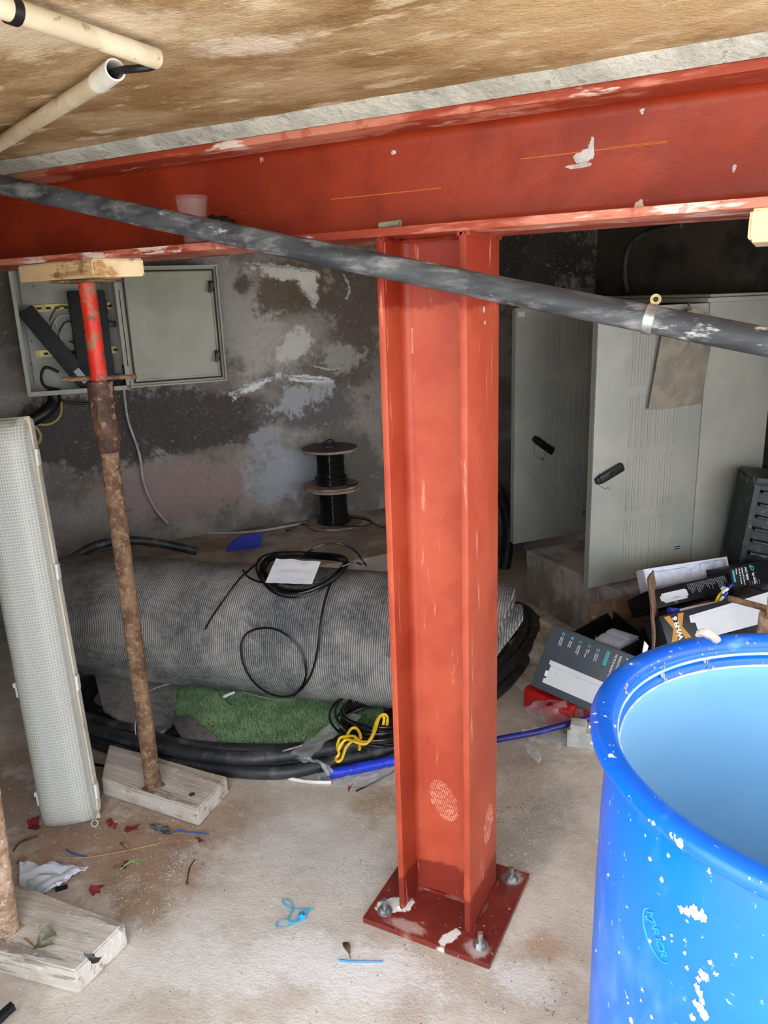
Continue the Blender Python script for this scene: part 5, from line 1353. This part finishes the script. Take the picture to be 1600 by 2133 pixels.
# thin black cable coil with a yellow cord, in front of the roll
bc = root('cable_coil', 'thin black cable coil lying on the pipe coil left of the column', 'cable coil', (-0.4666, 0.5238, 0.1))
BC = Vector((-0.4431, 0.5037, 0.12))
random.seed(12)
for k in range(12):
    r1 = 0.135 + random.uniform(-0.022, 0.022); ph = random.uniform(0, 6)
    dx, dy = random.uniform(-0.012, 0.012), random.uniform(-0.012, 0.012)
    P = [BC + Vector((dx + r1 * math.cos(a + ph), dy + r1 * 0.92 * math.sin(a + ph), 0.0045 * k - 0.02 + 0.006 * math.sin(2 * a + k))) for a in [2 * math.pi * i / 14 for i in range(14)]]
    part('turn', tube(P, 0.0042, 7, closed=True, smooth=4), 'black_gloss', bc)
yel = root('yellow_cord', 'yellow cord with loose bends tied on the black cable coil', 'cord', (-0.4666, 0.3941, 0.1))
part('strand', tube(((-0.3739, 0.4175, 0.16), (-0.3835, 0.4406, 0.17), (-0.394, 0.4391, 0.18), (-0.3986, 0.4155, 0.18), (-0.3823, 0.3517, 0.17), (-0.3828, 0.3151, 0.16), (-0.4063, 0.3048, 0.16), (-0.4346, 0.3205, 0.16), (-0.4642, 0.3251, 0.15), (-0.4862, 0.3215, 0.14), (-0.4874, 0.3071, 0.12), (-0.4723, 0.2889, 0.11), (-0.4758, 0.2767, 0.1), (-0.463, 0.2661, 0.1), (-0.4599, 0.2837, 0.1), (-0.462, 0.3183, 0.12), (-0.4491, 0.3437, 0.13), (-0.4306, 0.3404, 0.13), (-0.4174, 0.3184, 0.12)), 0.0045, 8, smooth=6), 'yellow_cord', yel)
part('strand', tube(((-0.3847, 0.4127, 0.16), (-0.3878, 0.4264, 0.175), (-0.401, 0.4298, 0.18), (-0.3965, 0.3922, 0.18), (-0.3803, 0.3325, 0.17), (-0.3846, 0.3004, 0.16), (-0.4143, 0.2957, 0.16), (-0.4538, 0.3125, 0.15), (-0.4677, 0.3011, 0.14), (-0.4756, 0.2927, 0.12), (-0.4701, 0.3228, 0.14), (-0.472, 0.3626, 0.15), (-0.4596, 0.371, 0.155), (-0.4424, 0.3638, 0.15), (-0.4273, 0.3474, 0.14)), 0.0045, 8, smooth=6), 'yellow_cord', yel)
# ------------------------------------------------------------------ the blue barrel
BX, BY, BH, BR = 0.73, -0.484, 0.904, 0.307
brl = root('plastic_barrel', 'large open blue plastic barrel with white splashes at lower right', 'barrel', (BX, BY, 0))
prof = [(0.26, 0.0), (0.275, 0.004), (0.285, 0.02), (0.288, 0.10), (0.291, 0.25), (0.292, 0.45), (0.291, 0.65), (0.289, 0.77), (0.286, 0.83), (0.282, 0.862), (0.279, 0.874), (0.279, 0.882)]
part('body', lathe(prof, (BX, BY, 0), 96, True), 'barrel_blue', brl, smooth=60)
rim = [(0.279, 0.880), (0.292, 0.8805), (0.302, 0.883), (0.3065, 0.888), (0.307, 0.896), (0.304, 0.9015), (0.297, 0.904), (0.288, 0.904), (0.281, 0.9015), (0.2775, 0.896), (0.276, 0.889)]
part('rim', lathe(rim, (BX, BY, 0), 96), 'barrel_rim_blue', brl, smooth=60)
inn = [(0.276, 0.8892), (0.2735, 0.884), (0.2735, 0.879), (0.276, 0.876), (0.276, 0.871), (0.2725, 0.867), (0.2715, 0.863)]
part('rim_groove', lathe(inn, (BX, BY, 0), 96), 'barrel_blue', brl, smooth=60)
part('liner', lathe([(0.2715, 0.863), (0.2705, 0.858), (0.274, 0.84), (0.281, 0.78), (0.283, 0.45), (0.280, 0.15), (0.272, 0.06), (0.20, 0.03), (0.001, 0.025)], (BX, BY, 0), 96), 'barrel_inside', brl, smooth=60)
for z, r_ in ((0.8815, 0.2730), (0.8625, 0.2705)):
    part('bead', lathe([(r_ + 0.0020 * math.cos(a), z + 0.0024 * math.sin(a)) for a in [2 * math.pi * i / 8 for i in range(9)]], (BX, BY, 0), 96), 'barrel_bead', brl, smooth=60)
def on_barrel(px_dir, z, out=0.0):
    # radius of the body at height z
    for (r0, z0), (r1, z1) in zip(prof[:-1], prof[1:]):
        if z0 <= z <= z1:
            r_ = r0 + (r1 - r0) * (z - z0) / (z1 - z0 + 1e-9)
            break
    else:
        r_ = 0.29
    return Vector((BX + (r_ + out) * math.cos(px_dir), BY + (r_ + out) * math.sin(px_dir), z))
# embossed maker's mark, letters set round the wall


EM = ((0.5285, -0.6992, 0.7614), (0.5485, -0.7168, 0.7259))
a0 = math.atan2(EM[0][1] - BY, EM[0][0] - BX); a1 = math.atan2(EM[1][1] - BY, EM[1][0] - BX)
z0_, z1_ = EM[0][2], EM[1][2]
word = 'MARIOR'
for i, ch in enumerate(word):
    t = (i + 0.5) / len(word)
    a = a0 + (a1 - a0) * t; z = z0_ + (z1_ - z0_) * t
    n_ = Vector((math.cos(a), math.sin(a), 0))
    e_ = (on_barrel(a1, z1_) - on_barrel(a0, z0_)).normalized()
    e_ = (e_ - n_ * e_.dot(n_)).normalized()
    M = basis(on_barrel(a, z, 0.0004), e_, n_.cross(e_), n_)
    text(ch, 0.017, M, 'emboss_blue', brl, 'embossed_letter', 0.0007, 'CENTER')
ov = []
am, zm = (a0 + a1) / 2, (z0_ + z1_) / 2
L = (on_barrel(a1, z1_) - on_barrel(a0, z0_)).length / 2
n_ = Vector((math.cos(am), math.sin(am), 0)); e_ = (on_barrel(a1, z1_) - on_barrel(a0, z0_)); e_ = (e_ - n_ * e_.dot(n_)).normalized(); f_ = n_.cross(e_)
for i in range(22):
    q = math.pi * (0.98 + 1.06 * i / 21)
    p = on_barrel(am, zm) + e_ * (L * 1.25 * math.cos(q)) + f_ * (0.020 * math.sin(q))
    ang = math.atan2(p.y - BY, p.x - BX)
    ov.append(on_barrel(ang, p.z, 0.0004))
part('embossed_oval', tube(ov, 0.0012, 6), 'emboss_blue', brl)
# plaster splashes and drips on the barrel
random.seed(31)
SPL = ((0.5221, -0.6929, 0.8242, 0.0035), (0.5371, -0.7072, 0.8143, 0.0042), (0.5463, -0.7151, 0.7495, 0.003), (0.5312, -0.7018, 0.7274, 0.0035), (0.5688, -0.7317, 0.7535, 0.003), (0.5537, -0.7209, 0.7609, 0.003), (0.5547, -0.7217, 0.7539, 0.0022), (0.5729, -0.7344, 0.7381, 0.003), (0.5942, -0.7468, 0.7654, 0.004), (0.6004, -0.75, 0.7574, 0.004), (0.5915, -0.7454, 0.7447, 0.006), (0.5877, -0.7432, 0.7446, 0.007), (0.5849, -0.7417, 0.7357, 0.005), (0.5837, -0.741, 0.7258, 0.005), (0.5871, -0.7429, 0.72, 0.007), (0.5843, -0.7413, 0.7046, 0.006), (0.5905, -0.7448, 0.713, 0.005), (0.5904, -0.7447, 0.7016, 0.008), (0.5945, -0.7469, 0.6984, 0.008), (0.5827, -0.7404, 0.6846, 0.006), (0.5278, -0.6986, 0.6556, 0.004), (0.5098, -0.6795, 0.6185, 0.003), (0.527, -0.6978, 0.6393, 0.003), (0.5406, -0.7103, 0.6353, 0.004), (0.5116, -0.6815, 0.6127, 0.003), (0.5167, -0.6872, 0.5947, 0.006), (0.5663, -0.73, 0.8026, 0.008), (0.574, -0.735, 0.8069, 0.009), (0.5814, -0.7396, 0.8103, 0.009), (0.5605, -0.7259, 0.7998, 0.006), (0.4951, -0.6609, 0.6599, 0.002), (0.4714, -0.6223, 0.7324, 0.003), (0.4576, -0.5909, 0.5834, 0.003))
gs = []
for x, y, z, s in SPL:
    ang = math.atan2(y - BY, x - BX)
    gs.append(lump(on_barrel(ang, z, 0.0), (0.0012, s * 0.55, s * 0.7), x * 50, 3, 0.9, Matrix.Rotation(ang, 3, 'Z')))
for i, g_ in enumerate(gs):
    part('plaster_splash', g_, 'white_splash', brl)
for i in range(46):
    a = random.uniform(1.2, 4.6)
    q = random.random()
    rr, zz = (0.3065, random.uniform(0.886, 0.898)) if q < 0.4 else ((0.292, 0.904) if q < 0.7 else (0.278, 0.897))
    s = random.uniform(0.001, 0.0032)
    part('plaster_speck', lump((BX + rr * math.cos(a), BY + rr * math.sin(a), zz), (s, s, s * 0.8), i, 1, 0.6), 'white_splash', brl)
for a, w in ((2.62, 0.02), (2.30, 0.022), (3.0, 0.012)):
    for k in range(12):
        aa = a + random.gauss(0, w); zz = random.uniform(0.862, 0.899); rr = 0.271 + (zz - 0.862) * 0.2
        s = random.uniform(0.0015, 0.0042)
        part('plaster_speck', lump((BX + rr * math.cos(aa), BY + rr * math.sin(aa), zz), (s * 0.6, s, s), k + a, 1, 0.6), 'white_splash', brl)
# blob of expanding foam hung over the far rim
th_ = math.atan2(-0.2536 - BY, 0.5367 - BX)
er = Vector((math.cos(th_), math.sin(th_), 0)); et = Vector((-math.sin(th_), math.cos(th_), 0))
c0 = Vector((BX, BY, 0))
thing('foam_scrap', tube([c0 + er * 0.3085 + et * 0.006 + Vector((0, 0, 0.902)), c0 + er * 0.305 + et * 0.004 + Vector((0, 0, 0.908)), c0 + er * 0.298 + et * 0.001 + Vector((0, 0, 0.911)), c0 + er * 0.290 - et * 0.004 + Vector((0, 0, 0.910)), c0 + er * 0.282 - et * 0.008 + Vector((0, 0, 0.906)), c0 + er * 0.278 - et * 0.010 + Vector((0, 0, 0.902))], [0.003, 0.0048, 0.0062, 0.0068, 0.0068, 0.0064, 0.0045], 12, smooth=5, wob=0.3), 'foam_filler', 'off-white foam scrap bent over the far rim of the barrel', 'foam scrap')

# ------------------------------------------------------------------ things left on the beam flange
cup = root('plastic_cup', 'clear plastic cup standing on the lower flange of the beam', 'cup', (-0.5399, -0.062, 1.545))
cx_, cy_ = -0.5399, -0.062
part('wall', lathe([(0.0001, 0.002), (0.0225, 0.0), (0.024, 0.004), (0.0345, 0.095), (0.036, 0.0965), (0.0335, 0.096), (0.0225, 0.005), (0.0001, 0.0035)], (cx_, cy_, 1.5455), 32), 'clear_cup', cup, smooth=50)
thing('crumpled_bag', crumple((-0.4763, -0.05, 1.5726), (0.026, 0.02, 0.026), 3, 0.6), 'black_gloss', 'crumpled black plastic on the beam beside the clear cup', 'plastic bag', smooth=15)
thing('green_tube', join(lathe([(0.003, 0), (0.006, 0), (0.006, 0.045), (0.003, 0.045), (0.003, 0)], (-0.0949, -0.06, 1.5529), 14, M=Vector((1, -0.12, 0.02)).to_track_quat('Z', 'Y').to_matrix().to_4x4())), 'leaf_olive', 'short pale green tube lying on the beam above the column', 'tube')

# ------------------------------------------------------------------ litter on the floor
def blade(P, w, th=0.0012, curl=0.0):
    P = [Vector(p) for p in P]
    def f(a, b):
        i = a * (len(P) - 1); k = min(len(P) - 2, int(i)); p = P[k].lerp(P[k + 1], i - k)
        d = (P[k + 1] - P[k]).normalized(); s = d.cross(Vector((0, 0, 1))).normalized()
        ww = w * (0.25 + 0.75 * math.sin(math.pi * min(0.97, max(0.03, a))))
        return p + s * (b - 0.5) * ww + Vector((0, 0, curl * math.sin(math.pi * a) * (1 + abs(b - 0.5))))
    return sheet(grid(12, 4, f), th)
def scrap(P, amp, th=0.0012, sub=3):
    return polyslab(P, th, amp, sub, 0.010)
thing('cleaning_cloth', sheet(grid(18, 12, lambda a, b: (Vector((-0.9505, -0.4667, 0.004)).lerp(Vector((-0.9159, -0.4053, 0.004)), a)).lerp(Vector((-1.0767, -0.3666, 0.004)).lerp(Vector((-0.8945, -0.3027, 0.004)), a), b) + Vector((0, 0, 0.012 + 0.012 * noise.noise(Vector((a * 5, b * 6, 2))) + 0.006 * noise.noise(Vector((a * 12, b * 12, 5)))))), 0.003), 'cloth_white', 'crumpled white wiping cloth with green stains on the floor', 'cloth')
thing('black_clip', box((-0.9042, -0.3808, 0.006), (0.03, 0.008, 0.010), Matrix.Rotation(0.9, 3, 'Z'), 0.002), 'matt_black', 'small black clip under the edge of the white cloth', 'clip')
strg = root('blue_string', 'tangle of bright blue twine on the floor left of the column', 'string', (-0.3183, -0.2066, 0.0))
part('strand', tube(((-0.3383, -0.2494, 0.004), (-0.3392, -0.2322, 0.004), (-0.3254, -0.2242, 0.004), (-0.3096, -0.2234, 0.004), (-0.3085, -0.2372, 0.004), (-0.3205, -0.2475, 0.004), (-0.3356, -0.2514, 0.004)), 0.0013, 6, smooth=6), 'blue_string', strg)
part('strand', tube(((-0.3181, -0.2269, 0.005), (-0.3255, -0.2076, 0.005), (-0.3282, -0.1889, 0.005), (-0.3455, -0.1733, 0.005), (-0.3638, -0.1714, 0.005), (-0.3676, -0.1783, 0.005), (-0.3562, -0.1867, 0.005), (-0.3365, -0.1911, 0.005), (-0.3157, -0.1848, 0.005), (-0.2966, -0.176, 0.005), (-0.2834, -0.1666, 0.005)), 0.0013, 6, smooth=6), 'blue_string', strg)
part('strand', tube(((-0.3125, -0.227, 0.006), (-0.2984, -0.2237, 0.006), (-0.2944, -0.209, 0.006), (-0.2912, -0.1929, 0.006), (-0.2909, -0.1762, 0.006), (-0.302, -0.1846, 0.006), (-0.3059, -0.1997, 0.006), (-0.2923, -0.208, 0.006), (-0.2954, -0.2159, 0.006), (-0.3042, -0.2232, 0.006), (-0.2972, -0.2005, 0.006), (-0.299, -0.1849, 0.006)), 0.0014, 6, smooth=6), 'blue_string', strg)
part('knot', lump((-0.2941, -0.203, 0.008), (0.009, 0.009, 0.006), 2, 2, 0.7), 'blue_string', strg)
def stick(name, px, r, m, label, cat='twig', wob=0.3, group=None):
    return thing(name, tube(px, r, 6, smooth=5, wob=wob), m, label, cat, group)
stick('wire_offcut', ((-0.1532, -0.2704, 0.003), (-0.1183, -0.2584, 0.003), (-0.0631, -0.2326, 0.003)), 0.0022, 'sky_wire', 'straight light blue wire offcut in front of the column', 'wire', 0)
stick('wire_offcut', ((-1.0141, -0.2698, 0.003), (-0.9832, -0.2743, 0.003), (-0.9405, -0.2671, 0.003)), 0.0022, 'blue_wire', 'bent blue wire offcut in front of the light fitting', 'wire', 0)
stick('wire_offcut', ((-0.7899, -0.0819, 0.003), (-0.7432, -0.0717, 0.003), (-0.6972, -0.0574, 0.003)), 0.0022, 'blue_wire', 'blue wire offcut at the corner of the timber pad', 'wire', 0)
stick('straw', ((-1.0126, -0.3, 0.003), (-0.9376, -0.2698, 0.003), (-0.8617, -0.2065, 0.003), (-0.7931, -0.1418, 0.003)), 0.0014, 'straw_tan', 'long thin tan straw lying across the dusty floor', 'straw')
tw = root('twig', 'dark forked twig standing out on the pale floor at left', 'twig', (-0.6437, -0.1979, 0.0))
part('stem', tube(((-0.6632, -0.1537, 0.004), (-0.6555, -0.1817, 0.004), (-0.6413, -0.2057, 0.004), (-0.6262, -0.2286, 0.004)), 0.002, 6, smooth=5, wob=0.4), 'twig_brown', tw)
for q in (((-0.6294, -0.2251, 0.003), (-0.6259, -0.2345, 0.003)), ((-0.6294, -0.2251, 0.003), (-0.6192, -0.2351, 0.003)), ((-0.6294, -0.2251, 0.003), (-0.6192, -0.2296, 0.003))):
    part('fork', tube(q, 0.0012, 5), 'twig_brown', tw)
lf = root('dead_leaf', 'curled dark dead leaf with stalk near the blue wire', 'leaf', (-0.1535, -0.2311, 0.0))
part('leaf_blade', blade(((-0.1667, -0.2253, 0.004), (-0.1534, -0.2354, 0.004), (-0.1403, -0.2454, 0.004)), 0.016, curl=0.006), 'twig_brown', lf)
part('stalk', tube(((-0.1425, -0.2435, 0.004), (-0.1319, -0.2559, 0.004)), 0.001, 5), 'twig_brown', lf)
stick('dark_strip', ((-0.413, 0.279, 0.004), (-0.3873, 0.3319, 0.004), (-0.3533, 0.4114, 0.004)), 0.0028, 'matt_black', 'thin black strip lying left of the column foot', 'strip', 0)
stick('white_strip', ((-0.6328, 0.2482, 0.006), (-0.5718, 0.2568, 0.006), (-0.5019, 0.2827, 0.006)), 0.0055, 'pvc_white', 'short white plastic strip beside the pipe coil', 'strip', 0)
stick('grey_rod', ((-0.8195, 0.1746, 0.005), (-0.7173, 0.2668, 0.05), (-0.5907, 0.2671, 0.12)), 0.0026, 'grey_cable', 'straight thin grey wire leaning over the pipe coil', 'wire', 0)
stick('white_wire', ((-1.1682, 0.1623, 0.02), (-1.161, 0.1541, 0.08), (-1.1724, 0.1725, 0.12), (-1.2633, 0.3045, 0.12), (-1.2688, 0.4043, 0.11), (-1.2, 0.4775, 0.1), (-1.0652, 0.5251, 0.08), (-0.8954, 0.5233, 0.08), (-0.7978, 0.5352, 0.09)), 0.0016, 'grey_cable', 'long thin white wire arching over the turf and flap', 'wire', 0)
stick('black_strip', ((-1.2582, 0.0539, 0.004), (-1.2229, 0.0609, 0.004), (-1.1857, 0.0717, 0.004)), 0.004, 'matt_black', 'black strip end behind the timber pad of the red topped prop', 'strip', 0)
stick('black_twig', ((-1.1597, 0.5441, 0.06), (-1.0857, 0.4987, 0.06), (-1.0148, 0.4629, 0.06)), 0.003, 'twig_brown', 'dark thin twig lying on the green turf', 'twig')
stick('white_scrap', ((-1.0563, 0.4746, 0.075), (-1.0502, 0.4996, 0.075), (-1.0429, 0.5179, 0.075)), 0.005, 'torn_white', 'small white plaster scrap on the green turf', 'scrap', 0.6)
for k, (P, lb) in enumerate(((((-1.0027, -0.1399, 0.003), (-1.0055, -0.1226, 0.003), (-0.9771, -0.1283, 0.003), (-0.9579, -0.1288, 0.003), (-0.9257, -0.1278, 0.003), (-0.904, -0.1089, 0.003), (-0.8939, -0.1268, 0.003), (-0.918, -0.1466, 0.003), (-0.9605, -0.1481, 0.003), (-0.9814, -0.1531, 0.003)), 'crumpled red film scrap beside the light fitting'),
                             (((-0.9836, -0.1127, 0.003), (-0.9766, -0.0765, 0.003), (-0.9684, -0.0848, 0.003), (-0.9739, -0.113, 0.003)), 'narrow red film scrap behind the larger red scrap'),
                             (((-1.2175, -0.2325, 0.003), (-1.2037, -0.2075, 0.003), (-1.1562, -0.2368, 0.003), (-1.1782, -0.2513, 0.003)), 'dark red scrap half under the light fitting at left'),
                             (((-0.7173, -0.0861, 0.003), (-0.7088, -0.0801, 0.003), (-0.6849, -0.0926, 0.003), (-0.6945, -0.1012, 0.003)), 'tiny red scrap in front of the timber pad'),
                             (((-0.8283, -0.3637, 0.003), (-0.8401, -0.3403, 0.003), (-0.8193, -0.3234, 0.003), (-0.7964, -0.3561, 0.003), (-0.8174, -0.3552, 0.003)), 'pale red torn wrapper on the brown floor patch'),
                             (((-1.0004, -0.3323, 0.003), (-1.0099, -0.3149, 0.003), (-0.9877, -0.3246, 0.003)), 'small purple red scrap above the white cloth'),
                             (((-0.8215, -0.2602, 0.003), (-0.8314, -0.2333, 0.003), (-0.8159, -0.242, 0.003), (-0.8092, -0.2623, 0.003)), 'small red scrap by the dry leaf'),
                             (((-0.4409, 0.2757, 0.003), (-0.4462, 0.3176, 0.003), (-0.4321, 0.3134, 0.003), (-0.4213, 0.282, 0.003)), 'faded red scrap near the clear film left of column'))):
    thing('red_scrap', scrap(P, 0.014, 0.001, 4), 'red_scrap', lb, 'scrap', 'red scraps on the floor')
thing('metal_offcut', scrap(((-0.8702, -0.1026, 0.003), (-0.8716, -0.0897, 0.003), (-0.8286, -0.0838, 0.003), (-0.7885, -0.0834, 0.003), (-0.7897, -0.1016, 0.003), (-0.8301, -0.1112, 0.003)), 0.006, 0.002), 'cut_metal', 'ragged grey metal offcut in front of the timber pad', 'offcut')
lf2 = root('dry_leaf', 'curled olive leaf lying on the large timber pad', 'leaf', (-0.7461, -0.5582, 0.06))
part('leaf_blade', blade(((-0.7514, -0.5674, 0.07), (-0.742, -0.5572, 0.07), (-0.7369, -0.546, 0.07), (-0.7317, -0.5347, 0.07)), 0.05, curl=0.012), 'leaf_olive', lf2)
part('leaf_blade', blade(((-0.7466, -0.5817, 0.068), (-0.7238, -0.5754, 0.068), (-0.7154, -0.5542, 0.068)), 0.03, curl=0.01), 'leaf_olive', lf2)
part('stalk', tube(((-0.7522, -0.5772, 0.068), (-0.7755, -0.5734, 0.068), (-0.7892, -0.5725, 0.068)), 0.002, 6, smooth=4), 'leaf_dry', lf2)
thing('tin_scrap', scrap(((-0.6347, -0.5413, 0.067), (-0.629, -0.5359, 0.067), (-0.6075, -0.5343, 0.067), (-0.592, -0.5354, 0.067), (-0.5879, -0.5473, 0.067), (-0.5974, -0.5544, 0.067), (-0.6148, -0.5516, 0.067)), 0.002, 0.002), 'cut_metal', 'flat grey tin scrap on the corner of the large timber pad', 'scrap')
for k, (P, m, lb) in enumerate(((((-0.8959, -0.19, 0.004), (-0.8716, -0.2, 0.004), (-0.851, -0.203, 0.004)), 'leaf_dry', 'brown dry leaf on the floor near the tan straw'), (((-0.8392, -0.2696, 0.004), (-0.8256, -0.2595, 0.004), (-0.8169, -0.2477, 0.004)), 'leaf_dry', 'pale dry leaf beside the green grass blade'),
                                (((-0.8175, -0.2674, 0.004), (-0.8016, -0.2407, 0.004), (-0.7905, -0.2119, 0.004)), 'leaf_green', 'thin green grass blade on the brown floor'), (((-1.0882, -0.3679, 0.004), (-1.089, -0.3523, 0.004), (-1.0846, -0.3423, 0.004)), 'leaf_dry', 'dry leaf beside the left prop and white cloth'))):
    thing('leaf', blade(P, 0.014 if k != 2 else 0.006, curl=0.008), m, lb, 'leaf')
stick('root_twig', ((-1.1424, -0.3359, 0.004), (-1.154, -0.3053, 0.004), (-1.1461, -0.2867, 0.004), (-1.1313, -0.2669, 0.004)), 0.003, 'twig_brown', 'dark root twig on the floor beside the left prop')
stick('rubber_tube', ((-0.6966, -0.7332, 0.03), (-0.6985, -0.7007, 0.03), (-0.6979, -0.6808, 0.03)), 0.012, 'matt_black', 'black rubber tube end at the bottom left corner', 'tube', 0)
# loose grit: far too fine to count
random.seed(44)
V, F = [], []
def crumb(p, s):
    o = len(V)
    for d in ((1, 0, 0), (-1, 0, 0), (0, 1, 0), (0, -1, 0), (0, 0, 1), (0, 0, -1)):
        V.append(Vector(p) + Vector(d) * s * random.uniform(0.5, 1.2))
    for f in ((0, 2, 4), (2, 1, 4), (1, 3, 4), (3, 0, 4), (2, 0, 5), (1, 2, 5), (3, 1, 5), (0, 3, 5)):
        F.append(tuple(i + o for i in f))
for _ in range(2600):
    x, y = random.uniform(-1.5, 0.6), random.uniform(-0.85, 0.5)
    if abs(x) < 0.16 and abs(y) < 0.16:
        continue
    crumb((x, y, 0.001), random.choice((0.0010, 0.0012, 0.0016, 0.0024)))
for c, s, n_ in (((-0.7329, -0.1803, 0.0), 0.05, 160), ((-0.7041, -0.2993, 0.0), 0.07, 200), ((-0.7198, -0.4408, 0.0), 0.05, 120), ((0.1285, 0.233, -0.0), 0.05, 180), ((0.2829, -0.0638, 0.0), 0.06, 120)):
    for _ in range(n_):
        crumb((c[0] + random.gauss(0, s), c[1] + random.gauss(0, s), 0.001), random.choice((0.001, 0.0014, 0.002)))
o = part('grit', (V, F), 'grit', None, smooth=0, kind='stuff', loc=(0, 0, 0))
o['label'] = 'fine pale grit scattered over the concrete floor'; o['category'] = 'grit'
V, F = [], []
for c, s, n_ in (((0.0526, 0.3922, 0.0), 0.05, 90), ((-0.7092, -0.1695, 0.0), 0.04, 70), ((0.2928, -0.1402, 0.0), 0.08, 60), ((-0.1877, -0.2246, 0.0), 0.25, 60)):
    for _ in range(n_):
        crumb((c[0] + random.gauss(0, s), c[1] + random.gauss(0, s), 0.001), random.choice((0.001, 0.0014, 0.002)))
o = part('soil_crumbs', (V, F), 'grit_dark', None, smooth=0, kind='stuff', loc=(0, 0, 0))
o['label'] = 'dark soil crumbs scattered on the concrete floor'; o['category'] = 'soil'
